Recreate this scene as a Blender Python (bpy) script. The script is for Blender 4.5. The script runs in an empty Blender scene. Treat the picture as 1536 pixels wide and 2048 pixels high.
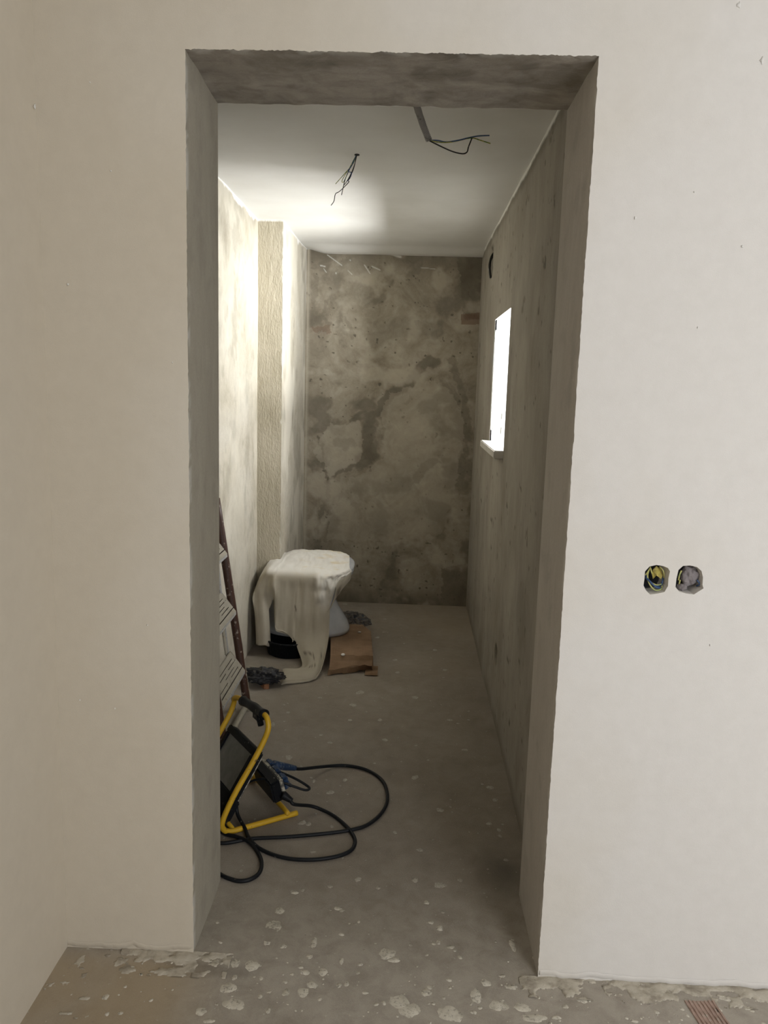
import bpy, bmesh, math, random
import numpy as np
from mathutils import Vector

sc = bpy.context.scene
COL = sc.collection
rng = np.random.default_rng(7)
random.seed(7)

# ------------------------------------------------------------------ camera
FPX, PITCH, YAW, ROLL = 1597.1, math.radians(9.11), math.radians(1.75), math.radians(1.70)
CAM = np.array([0.0, -1.7097, 1.3797])
FW = np.array([-math.sin(YAW)*math.cos(PITCH), math.cos(YAW)*math.cos(PITCH), -math.sin(PITCH)])
RT0 = np.array([math.cos(YAW), math.sin(YAW), 0.0])
UP0 = np.cross(RT0, FW)
RT = math.cos(ROLL)*RT0 + math.sin(ROLL)*UP0
UP = -math.sin(ROLL)*RT0 + math.cos(ROLL)*UP0
cd = bpy.data.cameras.new('camera')
cam = bpy.data.objects.new('camera', cd)
COL.objects.link(cam)
cd.sensor_fit = 'VERTICAL'
cd.sensor_height = 32.0
cd.lens = FPX*32.0/2048.0
cd.clip_start = 0.05
from mathutils import Matrix
cam.matrix_world = Matrix(((RT[0], UP[0], -FW[0], CAM[0]), (RT[1], UP[1], -FW[1], CAM[1]),
                           (RT[2], UP[2], -FW[2], CAM[2]), (0, 0, 0, 1)))
sc.camera = cam

# ------------------------------------------------------------------ view + light
vs = sc.view_settings
vs.view_transform = 'Standard'
vs.look = 'None'
vs.gamma = 1.0
vs.use_curve_mapping = False
vs.exposure = 0.0
sc.cycles.diffuse_bounces = 6
sc.cycles.max_bounces = 10

world = bpy.data.worlds.new('sky')
sc.world = world
world.use_nodes = True
wb = world.node_tree.nodes['Background']
wb.inputs[0].default_value = (0.80, 0.90, 1.0, 1)
wb.inputs[1].default_value = 1.0


def area(name, loc, rot, sx, sy, power, colr):
    d = bpy.data.lights.new(name, 'AREA')
    d.shape = 'RECTANGLE'
    d.size, d.size_y = sx, sy
    d.energy = power
    d.color = colr
    o = bpy.data.objects.new(name, d)
    COL.objects.link(o)
    o.location = loc
    o.rotation_euler = rot
    return o

# daylight entering by the small toilet window (right wall) and by the window of the front room
area('daylight_small_window', (1.30, 1.75, 1.64), (0, math.radians(90), 0), 1.32, 1.70, 235.0, (0.985, 0.99, 0.985))
# sunlit yard outside throwing light up through the same window
area('daylight_yard_bounce', (1.36, 1.34, 1.00), (0, math.radians(106), 0), 0.26, 1.15, 215.0, (0.98, 1.0, 1.0))
area('daylight_front_room', (1.80, -3.20, 1.35), (math.radians(90), 0, 0), 1.4, 2.0, 75.0, (0.985, 0.99, 1.0))

# ------------------------------------------------------------------ pixel helpers (photo pixel -> ray -> surface touched)
def ray(x, y):
    return FW + RT*(x-768)/FPX - UP*(y-1024)/FPX
def pz(x, y, z=0.0):
    d = ray(x, y); return CAM + d*(z-CAM[2])/d[2]
def px_(x, y, X):
    d = ray(x, y); return CAM + d*(X-CAM[0])/d[0]
def py_(x, y, Y):
    d = ray(x, y); return CAM + d*(Y-CAM[1])/d[1]

# ------------------------------------------------------------------ numpy noise
_perm = rng.permutation(512)
_val = rng.random(512)
def _h(ix, iy):
    return _val[(_perm[(ix & 511)] + iy*57) & 511]
def vnoise(x, y):
    ix = np.floor(x).astype(int); iy = np.floor(y).astype(int)
    fx = x-ix; fy = y-iy
    fx = fx*fx*(3-2*fx); fy = fy*fy*(3-2*fy)
    a = _h(ix, iy)*(1-fx) + _h(ix+1, iy)*fx
    b = _h(ix, iy+1)*(1-fx) + _h(ix+1, iy+1)*fx
    return a*(1-fy) + b*fy
def fbm(x, y, oct=4):
    s = 0; a = 0.5; t = 0
    x = np.asarray(x, float); y = np.asarray(y, float)
    for i in range(oct):
        s = s + a*vnoise(x, y); t += a; a *= 0.5
        x = x*2.03+11.3; y = y*2.03+5.7
    return s/t
def smooth(e0, e1, v):
    t = np.clip((v-e0)/(e1-e0), 0, 1); return t*t*(3-2*t)

# ------------------------------------------------------------------ materials
def lin(c):
    return tuple(((v/255)/12.92 if v/255 <= 0.04045 else ((v/255+0.055)/1.055)**2.4) for v in c) + (1,)

class NT:
    def __init__(s, name):
        s.m = bpy.data.materials.new(name); s.m.use_nodes = True
        s.t = s.m.node_tree; s.n = s.t.nodes; s.l = s.t.links
        s.b = s.n['Principled BSDF']
        s.tc = s.n.new('ShaderNodeTexCoord')
    def noise(s, scale, detail=5, rough=0.55, stretch=None, dist=0.0):
        n = s.n.new('ShaderNodeTexNoise')
        n.inputs['Scale'].default_value = scale; n.inputs['Detail'].default_value = detail
        n.inputs['Roughness'].default_value = rough; n.inputs['Distortion'].default_value = dist
        if stretch:
            mp = s.n.new('ShaderNodeMapping'); mp.inputs['Scale'].default_value = stretch
            s.l.new(s.tc.outputs['Object'], mp.inputs[0]); s.l.new(mp.outputs[0], n.inputs['Vector'])
        else:
            s.l.new(s.tc.outputs['Object'], n.inputs['Vector'])
        return n.outputs['Fac']
    def attr(s, name):
        a = s.n.new('ShaderNodeAttribute'); a.attribute_name = name; return a.outputs['Fac']
    def ramp(s, fac, stops):
        r = s.n.new('ShaderNodeValToRGB'); e = r.color_ramp.elements
        while len(e) < len(stops): e.new(0.5)
        for el, (p, c) in zip(e, stops):
            el.position = p; el.color = c if len(c) == 4 else (*c, 1)
        s.l.new(fac, r.inputs[0]); return r.outputs[0]
    def mix(s, fac, a, b, mode='MIX'):
        m = s.n.new('ShaderNodeMix'); m.data_type = 'RGBA'; m.blend_type = mode
        for sock, v in ((m.inputs[0], fac), (m.inputs[6], a), (m.inputs[7], b)):
            if hasattr(v, 'is_output'): s.l.new(v, sock)
            else: sock.default_value = v
        return m.outputs[2]
    def math(s, op, a, b=0.0):
        m = s.n.new('ShaderNodeMath'); m.operation = op
        for sock, v in ((m.inputs[0], a), (m.inputs[1], b)):
            if hasattr(v, 'is_output'): s.l.new(v, sock)
            else: sock.default_value = v
        return m.outputs[0]
    def bump(s, h, strength=0.3, dist=0.004, prev=None):
        b = s.n.new('ShaderNodeBump'); b.inputs['Strength'].default_value = strength
        b.inputs['Distance'].default_value = dist
        s.l.new(h, b.inputs['Height'])
        if prev: s.l.new(prev, b.inputs['Normal'])
        return b.outputs[0]
    def done(s, color, rough=0.9, normal=None, metal=0.0, spec=0.3):
        if hasattr(color, 'is_output'): s.l.new(color, s.b.inputs['Base Color'])
        else: s.b.inputs['Base Color'].default_value = color
        if hasattr(rough, 'is_output'): s.l.new(rough, s.b.inputs['Roughness'])
        else: s.b.inputs['Roughness'].default_value = rough
        s.b.inputs['Metallic'].default_value = metal
        s.b.inputs['Specular IOR Level'].default_value = spec
        if normal: s.l.new(normal, s.b.inputs['Normal'])
        return s.m

M = {}
def spotted(name, base, spot, scale=60, lo=0.62, hi=0.68, rough=0.6, bump=0.15, dist=0.002, metal=0.0, spec=0.4):
    t = NT(name)
    n = t.noise(scale, 6, 0.6)
    c = t.ramp(n, [(lo, base), (hi, spot)])
    n2 = t.noise(scale*0.25, 4)
    c = t.mix(0.35, c, t.ramp(n2, [(0.3, (0.55, 0.55, 0.55)), (0.7, (1, 1, 1))]), 'MULTIPLY')
    M[name] = t.done(c, rough, t.bump(n, bump, dist), metal, spec)

# fine skim plaster of the front room (warm off white)
t = NT('skim_plaster')
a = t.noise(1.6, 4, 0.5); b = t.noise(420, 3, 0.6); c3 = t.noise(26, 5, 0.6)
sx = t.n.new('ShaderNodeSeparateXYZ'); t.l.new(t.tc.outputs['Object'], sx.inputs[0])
gx_ = t.math('ADD', t.math('MULTIPLY', sx.outputs[0], 0.55), t.math('MULTIPLY', a, 0.9))   # tan on the left, paler and more neutral to the right
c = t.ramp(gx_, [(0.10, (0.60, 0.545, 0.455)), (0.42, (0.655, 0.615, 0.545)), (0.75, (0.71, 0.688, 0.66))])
c = t.mix(0.22, c, t.ramp(c3, [(0.3, (0.8, 0.79, 0.77)), (0.7, (1, 1, 1))]), 'MULTIPLY')
c = t.mix(t.attr('dirt'), c, (0.30, 0.26, 0.20, 1))
M['skim'] = t.done(c, 0.92, t.bump(c3, 0.12, 0.004, t.bump(b, 0.22, 0.0012)), spec=0.15)

# bare cement render inside the toilet, 'stain' 0..1 dark damp and darkened holes, 'white' limewash edge
def render_mat(name, light, mid, dark, stretch=None, cscale=5.0, wm=0.4):
    t = NT(name)
    n = t.noise(cscale, 7, 0.62, stretch, 0.7)
    f = t.noise(190, 5, 0.65)
    w = t.noise(17, 6, 0.6, stretch, 1.2)
    c = t.ramp(n, [(0.30, dark), (0.50, mid), (0.66, light)])
    c = t.mix(wm, c, t.ramp(w, [(0.33, (0.66, 0.64, 0.61)), (0.55, (1, 1, 1)), (0.72, (1.12, 1.11, 1.08))]), 'MULTIPLY')
    c = t.mix(0.25, c, t.ramp(f, [(0.35, (0.7, 0.7, 0.7)), (0.6, (1, 1, 1))]), 'MULTIPLY')
    c = t.mix(t.attr('stain'), c, (*[v*0.5 for v in dark[:3]], 1))
    c = t.mix(t.attr('pale'), c, (*[min(v*1.12, 1) for v in light[:3]], 1))
    c = t.mix(t.attr('rust'), c, (0.16, 0.09, 0.06, 1))
    c = t.mix(t.attr('white'), c, (0.74, 0.73, 0.70, 1))
    M[name] = t.done(c, 0.88, t.bump(w, 0.35, 0.006, t.bump(f, 0.3, 0.002)), spec=0.2)
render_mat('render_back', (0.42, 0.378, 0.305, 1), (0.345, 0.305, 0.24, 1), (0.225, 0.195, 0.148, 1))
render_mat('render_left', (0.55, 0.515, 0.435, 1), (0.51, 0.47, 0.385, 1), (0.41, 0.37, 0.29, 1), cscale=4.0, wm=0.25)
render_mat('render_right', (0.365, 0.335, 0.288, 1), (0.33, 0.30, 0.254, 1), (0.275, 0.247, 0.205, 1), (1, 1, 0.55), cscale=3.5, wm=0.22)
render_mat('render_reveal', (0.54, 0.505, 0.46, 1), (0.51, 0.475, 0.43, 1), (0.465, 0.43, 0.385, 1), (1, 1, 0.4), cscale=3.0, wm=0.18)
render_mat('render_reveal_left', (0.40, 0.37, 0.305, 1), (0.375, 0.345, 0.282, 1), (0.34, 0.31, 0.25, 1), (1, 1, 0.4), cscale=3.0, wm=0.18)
render_mat('render_lintel', (0.45, 0.415, 0.37, 1), (0.37, 0.338, 0.298, 1), (0.25, 0.226, 0.192, 1), (0.7, 1, 1), cscale=8.0, wm=0.6)

# rough combed render of the pier
t = NT('pier_render')
n = t.noise(120, 4, 0.6, (1, 1, 0.35)); n2 = t.noise(5, 4)
c = t.ramp(n2, [(0.3, (0.40, 0.36, 0.27)), (0.7, (0.50, 0.455, 0.36))])
c = t.mix(t.attr('white'), c, (0.78, 0.77, 0.73, 1))
M['pier'] = t.done(c, 0.92, t.bump(n, 0.8, 0.008), spec=0.15)

# painted ceiling
t = NT('ceiling_paint')
n = t.noise(3, 4); n2 = t.noise(260, 3)
c = t.ramp(n, [(0.3, (0.62, 0.605, 0.57)), (0.7, (0.69, 0.68, 0.65))])
M['ceiling'] = t.done(c, 0.9, t.bump(n2, 0.12, 0.001), spec=0.15)

# concrete screed
t = NT('screed')
n = t.noise(2.2, 5, 0.6); f = t.noise(330, 4, 0.7); m2 = t.noise(18, 6, 0.62, None, 0.5)
c = t.ramp(n, [(0.3, (0.258, 0.223, 0.182)), (0.5, (0.298, 0.262, 0.219)), (0.72, (0.338, 0.302, 0.257))])
c = t.mix(0.4, c, t.ramp(m2, [(0.3, (0.72, 0.70, 0.68)), (0.65, (1.08, 1.07, 1.05))]), 'MULTIPLY')
c = t.mix(0.45, c, t.ramp(f, [(0.32, (0.55, 0.55, 0.55)), (0.6, (1.1, 1.1, 1.1))]), 'MULTIPLY')
c = t.mix(t.math('MULTIPLY', t.attr('dust'), t.ramp(m2, [(0.3, (0.4, 0.4, 0.4)), (0.6, (1, 1, 1))])), c, (0.48, 0.445, 0.385, 1))  # brightness of the front floor put into its colour
c = t.mix(t.attr('tan'), c, (0.40, 0.325, 0.225, 1))
c = t.mix(t.attr('grime'), c, (0.11, 0.098, 0.085, 1))
sp = t.noise(95, 2, 0.5)
c = t.mix(t.ramp(sp, [(0.735, (0, 0, 0)), (0.76, (0.75, 0.75, 0.75))]), c, (0.50, 0.475, 0.42, 1))
M['screed'] = t.done(c, 0.93, t.bump(f, 0.5, 0.0025, t.bump(m2, 0.2, 0.004)), spec=0.15)

# paint / plaster drips on the floor
t = NT('paint_drip')
n = t.noise(150, 6, 0.65); n2 = t.noise(40, 5, 0.6)
c = t.ramp(n2, [(0.3, (0.40, 0.37, 0.305)), (0.5, (0.58, 0.545, 0.465)), (0.75, (0.67, 0.635, 0.555))])
c = t.mix(t.ramp(n, [(0.36, (1, 1, 1)), (0.47, (0, 0, 0))]), c, (0.29, 0.265, 0.225, 1))
M['drip'] = t.done(c, 0.9, t.bump(n, 0.15, 0.001), spec=0.15)
t = NT('faint_paint_drip')
n = t.noise(170, 6, 0.65); n2 = t.noise(45, 5, 0.6)
c = t.ramp(n2, [(0.35, (0.37, 0.335, 0.28)), (0.7, (0.47, 0.435, 0.37))])
c = t.mix(t.ramp(n, [(0.40, (1, 1, 1)), (0.5, (0, 0, 0))]), c, (0.28, 0.255, 0.215, 1))
M['drip_faint'] = t.done(c, 0.9, t.bump(n, 0.3, 0.0015), spec=0.15)
t = NT('mortar')
n = t.noise(140, 6, 0.65); n2 = t.noise(24, 5, 0.6)
c = t.ramp(n2, [(0.36, (0.33, 0.295, 0.24)), (0.5, (0.47, 0.43, 0.355)), (0.7, (0.56, 0.52, 0.445))])
M['mortar'] = t.done(c, 0.92, t.bump(n, 0.5, 0.004), spec=0.15)

spotted('cloth', (0.50, 0.45, 0.37, 1), (0.36, 0.32, 0.26, 1), 9, 0.50, 0.75, 0.95, 0.2, 0.002)
t = NT('dust_sheet')
n = t.noise(7, 5); f = t.noise(700, 2); st = t.noise(9, 4, 0.6, (1, 1.5, 1), 0.3)
c = t.ramp(n, [(0.3, (0.36, 0.322, 0.255)), (0.7, (0.44, 0.40, 0.325))])
c = t.mix(t.attr('paint'), c, (0.80, 0.78, 0.73, 1))  # whiter part of the sheet
c = t.mix(t.math('MULTIPLY', t.attr('yellow'), t.ramp(st, [(0.52, (0, 0, 0)), (0.70, (0.7, 0.7, 0.7))])), c, (0.62, 0.50, 0.27, 1))
c = t.mix(t.attr('smudge'), c, (0.10, 0.085, 0.07, 1))
M['cloth'] = t.done(c, 0.93, t.bump(f, 0.15, 0.001, t.bump(n, 0.3, 0.006)), spec=0.1)

t = NT('porcelain')
n = t.noise(9, 4)
c = t.ramp(n, [(0.35, (0.44, 0.45, 0.465)), (0.7, (0.54, 0.55, 0.565))])
M['porcelain'] = t.done(c, 0.18, None, spec=0.5)
t = NT('cardboard')
n = t.noise(9, 5); f = t.noise(90, 4, 0.6, (0.15, 1, 1))
c = t.ramp(n, [(0.3, (0.20, 0.125, 0.075)), (0.7, (0.30, 0.20, 0.125))])
c = t.mix(0.3, c, t.ramp(f, [(0.35, (0.75, 0.75, 0.75)), (0.6, (1, 1, 1))]), 'MULTIPLY')
M['cardboard'] = t.done(c, 0.9, t.bump(n, 0.2, 0.004), spec=0.15)

spotted('black_plastic', (0.007, 0.008, 0.010, 1), (0.26, 0.24, 0.21, 1), 110, 0.67, 0.70, 0.5, 0.1, spec=0.15)
spotted('black_rubber', (0.008, 0.009, 0.011, 1), (0.20, 0.18, 0.15, 1), 60, 0.66, 0.70, 0.5, 0.15, spec=0.22)
spotted('dusty_plastic', (0.10, 0.095, 0.085, 1), (0.40, 0.37, 0.30, 1), 70, 0.46, 0.56, 0.8, 0.4)
spotted('yellow_paint', (0.62, 0.375, 0.022, 1), (0.20, 0.11, 0.03, 1), 55, 0.64, 0.69, 0.42, 0.1)
spotted('blue_plastic', (0.010, 0.032, 0.085, 1), (0.11, 0.13, 0.16, 1), 80, 0.55, 0.64, 0.5, 0.1)
spotted('brown_paint', (0.055, 0.024, 0.014, 1), (0.30, 0.25, 0.20, 1), 45, 0.60, 0.66, 0.5, 0.2)
spotted('cream_metal', (0.31, 0.28, 0.22, 1), (0.22, 0.18, 0.13, 1), 55, 0.60, 0.67, 0.75, 0.25)
spotted('grey_metal', (0.36, 0.35, 0.33, 1), (0.16, 0.13, 0.10, 1), 70, 0.60, 0.66, 0.6, 0.15)
spotted('wire_blue', (0.05, 0.10, 0.22, 1), (0.30, 0.30, 0.30, 1), 90, 0.64, 0.7, 0.45, 0.05)
spotted('wire_green_yellow', (0.42, 0.40, 0.09, 1), (0.12, 0.22, 0.06, 1), 60, 0.5, 0.53, 0.45, 0.05)
spotted('wire_black', (0.014, 0.012, 0.011, 1), (0.2, 0.18, 0.16, 1), 90, 0.66, 0.7, 0.5, 0.05)
spotted('wire_yellow', (0.58, 0.55, 0.20, 1), (0.35, 0.40, 0.15, 1), 60, 0.52, 0.6, 0.5, 0.05)
spotted('conduit_grey', (0.30, 0.285, 0.265, 1), (0.10, 0.09, 0.08, 1), 35, 0.55, 0.64, 0.55, 0.1)
spotted('yellow_box', (0.55, 0.46, 0.12, 1), (0.30, 0.24, 0.07, 1), 120, 0.5, 0.62, 0.6, 0.2)
spotted('box_inside', (0.05, 0.05, 0.055, 1), (0.02, 0.03, 0.05, 1), 30, 0.5, 0.6, 0.7, 0.2)
spotted('grey_paper', (0.27, 0.245, 0.25, 1), (0.15, 0.13, 0.13, 1), 70, 0.5, 0.66, 0.9, 0.8, 0.004)
spotted('stone', (0.15, 0.135, 0.12, 1), (0.32, 0.29, 0.25, 1), 90, 0.6, 0.68, 0.95, 0.5)
spotted('terracotta', (0.40, 0.285, 0.235, 1), (0.44, 0.38, 0.32, 1), 60, 0.56, 0.68, 0.9, 0.4)
spotted('rust_chip', (0.30, 0.14, 0.07, 1), (0.15, 0.08, 0.05, 1), 40, 0.55, 0.65, 0.9, 0.3)
spotted('dark_bag', (0.022, 0.022, 0.026, 1), (0.16, 0.15, 0.13, 1), 75, 0.58, 0.66, 0.42, 0.5, 0.004)
spotted('white_upvc', (0.60, 0.60, 0.59, 1), (0.6, 0.59, 0.56, 1), 50, 0.66, 0.75, 0.4, 0.05)
spotted('marble', (0.70, 0.68, 0.64, 1), (0.52, 0.49, 0.45, 1), 14, 0.5, 0.7, 0.35, 0.05)
spotted('limewash', (0.80, 0.79, 0.76, 1), (0.66, 0.64, 0.60, 1), 30, 0.6, 0.72, 0.9, 0.2)
t = NT('lamp_glass')
n = t.noise(30, 4)
M['lamp_glass'] = t.done(t.ramp(n, [(0.35, (0.12, 0.122, 0.112)), (0.7, (0.18, 0.182, 0.168))]), 0.35, None, spec=0.5)
# frosted glass: scatters and passes light
t = NT('frosted_glass')
n = t.noise(220, 3); g = t.noise(3, 3)
t.b.inputs['Base Color'].default_value = (0.50, 0.51, 0.49, 1)
t.b.inputs['Roughness'].default_value = 0.5
t.l.new(t.bump(n, 0.6, 0.003), t.b.inputs['Normal'])
tr = t.n.new('ShaderNodeBsdfTranslucent'); tr.inputs[0].default_value = (0.55, 0.56, 0.54, 1)
mx = t.n.new('ShaderNodeMixShader'); mx.inputs[0].default_value = 0.35
t.l.new(t.b.outputs[0], mx.inputs[1]); t.l.new(tr.outputs[0], mx.inputs[2])
t.l.new(mx.outputs[0], t.n['Material Output'].inputs[0])
M['frosted'] = t.m

# ------------------------------------------------------------------ object helpers
def link(name, me, mat, parent=None, smooth_=False):
    o = bpy.data.objects.new(name, me)
    COL.objects.link(o)
    if mat is not None and not me.materials: me.materials.append(M[mat])
    if parent is not None: o.parent = parent
    if smooth_:
        me.polygons.foreach_set('use_smooth', [True]*len(me.polygons))
    return o
def mesh(name, verts, faces, mat, parent=None, smooth_=False):
    me = bpy.data.meshes.new(name)
    me.from_pydata([tuple(map(float, v)) for v in verts], [], faces)
    me.update()
    return link(name, me, mat, parent, smooth_)
def tag(o, label, cat, group=None):
    o['label'] = label; o['category'] = cat
    if group: o['group'] = group
    return o
def struct(o):
    o['kind'] = 'structure'; return o
def empty(name, loc, label, cat, group=None):
    o = bpy.data.objects.new(name, None); COL.objects.link(o)
    o.location = loc; o.empty_display_size = 0.05
    bpy.context.view_layer.update()
    return tag(o, label, cat, group)
def under(o, root):
    # keep world coordinates of the mesh while parenting it
    o.parent = root
    o.matrix_parent_inverse = Matrix.Translation(-root.location) if root.type == 'EMPTY' else Matrix.Identity(4)
    return o
def attr(o, name, vals):
    a = o.data.attributes.new(name, 'FLOAT', 'POINT')
    a.data.foreach_set('value', np.asarray(vals, dtype=np.float32).ravel())
def bevel_box_bm(size, bev=0.004, seg=2):
    bm = bmesh.new()
    bmesh.ops.create_cube(bm, size=1.0)
    bmesh.ops.scale(bm, vec=size, verts=bm.verts)
    if bev: bmesh.ops.bevel(bm, geom=bm.edges[:], offset=bev, segments=seg, affect='EDGES')
    return bm
def oriented_box(name, centre, ax, ay, az, size, mat, bev=0.003, parent=None, seg=2):
    bm = bevel_box_bm(size, bev, seg)
    mtx = Matrix((( *ax,), (*ay,), (*az,))).transposed().to_4x4()
    mtx.translation = Vector(centre)
    bmesh.ops.transform(bm, matrix=mtx, verts=bm.verts)
    me = bpy.data.meshes.new(name); bm.to_mesh(me); bm.free()
    o = link(name, me, mat)
    if parent is not None: under(o, parent)
    return o
def catmull(P, n=8):
    P = [np.asarray(p, float) for p in P]
    Q = [2*P[0]-P[1]] + P + [2*P[-1]-P[-2]]
    out = []
    for i in range(1, len(Q)-2):
        for k in range(n):
            t = k/n
            a, b, c, d = Q[i-1], Q[i], Q[i+1], Q[i+2]
            out.append(0.5*((2*b)+(c-a)*t+(2*a-5*b+4*c-d)*t*t+(3*b-a-3*c+d)*t**3))
    out.append(P[-1])
    return out
def tube(name, P, r, mat, parent=None, n=8, seg=10, flat=1.0, radii=None, cap=True):
    pts = catmull(P, n) if n > 1 else [np.asarray(p, float) for p in P]
    N = len(pts)
    T = [pts[min(i+1, N-1)]-pts[max(i-1, 0)] for i in range(N)]
    T = [t/ (np.linalg.norm(t)+1e-12) for t in T]
    ref = np.array([0, 0, 1.0]) if abs(T[0][2]) < 0.9 else np.array([1.0, 0, 0])
    u = np.cross(T[0], ref); u /= np.linalg.norm(u)
    V = []; Fc = []
    for i in range(N):
        u = u - T[i]*(u@T[i]); u /= np.linalg.norm(u)
        w = np.cross(T[i], u)
        rr = r if radii is None else radii(i/(N-1))
        for k in range(seg):
            a = 2*math.pi*k/seg
            V.append(pts[i] + rr*(math.cos(a)*u + flat*math.sin(a)*w))
    for i in range(N-1):
        for k in range(seg):
            k2 = (k+1) % seg
            Fc.append((i*seg+k, i*seg+k2, (i+1)*seg+k2, (i+1)*seg+k))
    if cap:
        Fc.append(tuple(range(seg-1, -1, -1))); Fc.append(tuple((N-1)*seg+k for k in range(seg)))
    o = mesh(name, V, Fc, mat, None, True)
    if parent is not None: under(o, parent)
    return o
def lathe(name, prof, centre, mat, seg=28, parent=None, sq=None):
    V = []; Fc = []
    for r, z in prof:
        for k in range(seg):
            a = 2*math.pi*k/seg
            V.append((centre[0]+r*math.cos(a), centre[1]+r*math.sin(a), centre[2]+z))
    for i in range(len(prof)-1):
        for k in range(seg):
            k2 = (k+1) % seg
            Fc.append((i*seg+k, i*seg+k2, (i+1)*seg+k2, (i+1)*seg+k))
    o = mesh(name, V, Fc, mat, None, True)
    if parent is not None: under(o, parent)
    return o
def grid(name, A, B, to3, mat, hole=None, parent=None, flip=False):
    """dense sheet: coordinates A x B, to3(a,b)->xyz arrays"""
    GA, GB = np.meshgrid(A, B, indexing='ij')
    P = np.stack(to3(GA, GB), -1).reshape(-1, 3)
    na, nb = len(A), len(B)
    I, J = np.meshgrid(np.arange(na-1), np.arange(nb-1), indexing='ij')
    keep = np.ones(I.shape, bool)
    if hole is not None:
        ca = (A[:-1]+A[1:])/2; cb = (B[:-1]+B[1:])/2
        CA, CB = np.meshgrid(ca, cb, indexing='ij')
        keep = ~hole(CA, CB)
    I = I[keep]; J = J[keep]
    q = np.stack([I*nb+J, (I+1)*nb+J, (I+1)*nb+J+1, I*nb+J+1], -1)
    if flip: q = q[:, ::-1]
    me = bpy.data.meshes.new(name)
    me.vertices.add(len(P)); me.vertices.foreach_set('co', P.astype(np.float32).ravel())
    me.loops.add(q.size); me.loops.foreach_set('vertex_index', q.astype(np.int32).ravel())
    me.polygons.add(len(q))
    me.polygons.foreach_set('loop_start', np.arange(0, q.size, 4, dtype=np.int32))
    me.polygons.foreach_set('loop_total', np.full(len(q), 4, dtype=np.int32))
    me.update(calc_edges=True); me.validate()
    return link(name, me, mat, parent, True), GA.ravel(), GB.ravel()

# ------------------------------------------------------------------ dimensions
XL, XR, ZT, TH = -0.478, 0.345, 2.030, 0.3115       # door opening
XLB, XRB = -0.4876, 0.3422
WXL, WXR = -0.793, 0.388                             # toilet side walls
YP, XP = 2.408, -0.668                               # pier
YB, HC = 3.219, 2.167
XC = -0.785                                          # left wall of front room
HX, HY, HH = 2.7, -3.1, 2.62                         # front room extents
WY0, WY1, WZ0, WZ1 = 1.632, 2.252, 1.11, 1.70        # small window

def lift(x, y):
    return 0.017*smooth(0, 1, (0.30-np.asarray(x))/0.7)*smooth(0, 1, (0.28-np.asarray(y))/0.30)
def fl(x, y, z=0.0):
    """floor point under a photo pixel"""
    p = pz(x, y, z)
    for _ in range(3):
        p = pz(x, y, z+float(lift(p[0], p[1])))
    return p

# ------------------------------------------------------------------ floor
ax = np.unique(np.concatenate([np.arange(-0.80, 1.0, 0.02), np.arange(1.0, HX+0.11, 0.2)]))
ay = np.unique(np.concatenate([np.arange(HY-0.1, -0.6, 0.2), np.arange(-0.6, YB+0.021, 0.02)]))
floor_o, gx, gy = grid('floor', ax, ay, lambda a, b: (a, b, lift(a, b) + 0.002*(fbm(a*9, b*9, 3)-0.5)), 'screed')
struct(floor_o)
attr(floor_o, 'tan', np.clip(smooth(-0.36, -0.58, gx)*smooth(0.02, -0.06, gy)*(0.35+1.0*fbm(gx*7, gy*7, 3)), 0, 0.8)
     + 0.45*smooth(1.7, 2.9, gy)*smooth(-0.35, 0.1, gx)*fbm(gx*3, gy*3, 2))
attr(floor_o, 'dust', 0.62*smooth(0.5, -0.02, gy))  # brightens the front floor through its colour, fading towards the toilet
gr = smooth(0.10, 0.0, np.hypot((gx-0.305)/1.0, (gy-0.42)/2.2)-0.0)*0.55
gr = gr + 0.5*smooth(0.03, 0.0, np.abs(gy+0.035+0.02*np.sin(gx*13)))*smooth(-0.62, -0.5, gx)*smooth(-0.30, -0.36, gx)
attr(floor_o, 'grime', np.clip(gr*(0.4+1.1*fbm(gx*12, gy*12, 3)), 0, 0.8))

# ------------------------------------------------------------------ front wall (with door opening and two socket holes)
def jag(a, b, n, amp, seed, fixed=True):
    r = np.random.default_rng(seed)
    out = []
    off = 0
    for i in range(n+1):
        t = i/n
        off = 0.6*off + r.normal()*amp
        d = 0 if i in (0, n) else off
        out.append((a[0]+(b[0]-a[0])*t, a[1]+(b[1]-a[1])*t, d))
    return out
left_edge = [(x+d, z) for x, z, d in jag((XL, -0.02), (XL, ZT), 300, 0.0004, 1)]
top_edge = [(x, z+d) for x, z, d in jag((XL, ZT), (XR, ZT), 220, 0.0007, 2)]
right_edge = [(x+d, z) for x, z, d in jag((XR, ZT), (XR, -0.02), 300, 0.0004, 3)]
open_line = left_edge[:-1] + top_edge[:-1] + right_edge
def hole_poly(pix):
    return [tuple(py_(x, y, 0.0)[[0, 2]]) for x, y in pix]
H1 = hole_poly([(1290, 1143), (1299, 1133), (1313, 1130), (1326, 1132), (1336, 1136), (1340, 1143), (1337, 1156), (1336, 1172), (1329, 1184), (1316, 1187), (1300, 1189), (1292, 1181), (1287, 1171), (1289, 1157)])
H2 = hole_poly([(1357, 1140), (1366, 1132), (1380, 1131), (1394, 1134), (1403, 1142), (1406, 1155), (1405, 1170), (1407, 1177), (1397, 1183), (1388, 1189), (1372, 1187), (1358, 1183), (1351, 1174), (1353, 1157)])
bm = bmesh.new()
def loop(pts, closed=True, y=0.0):
    vs_ = [bm.verts.new((p[0], y, p[1])) for p in pts]
    ed = [bm.edges.new((vs_[i], vs_[i+1])) for i in range(len(vs_)-1)]
    if closed: ed.append(bm.edges.new((vs_[-1], vs_[0])))
    return vs_, ed
outer = [(XC-0.05, -0.02)] + open_line + [(HX+0.05, -0.02), (HX+0.05, HH+0.05), (XC-0.05, HH+0.05)]
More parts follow.
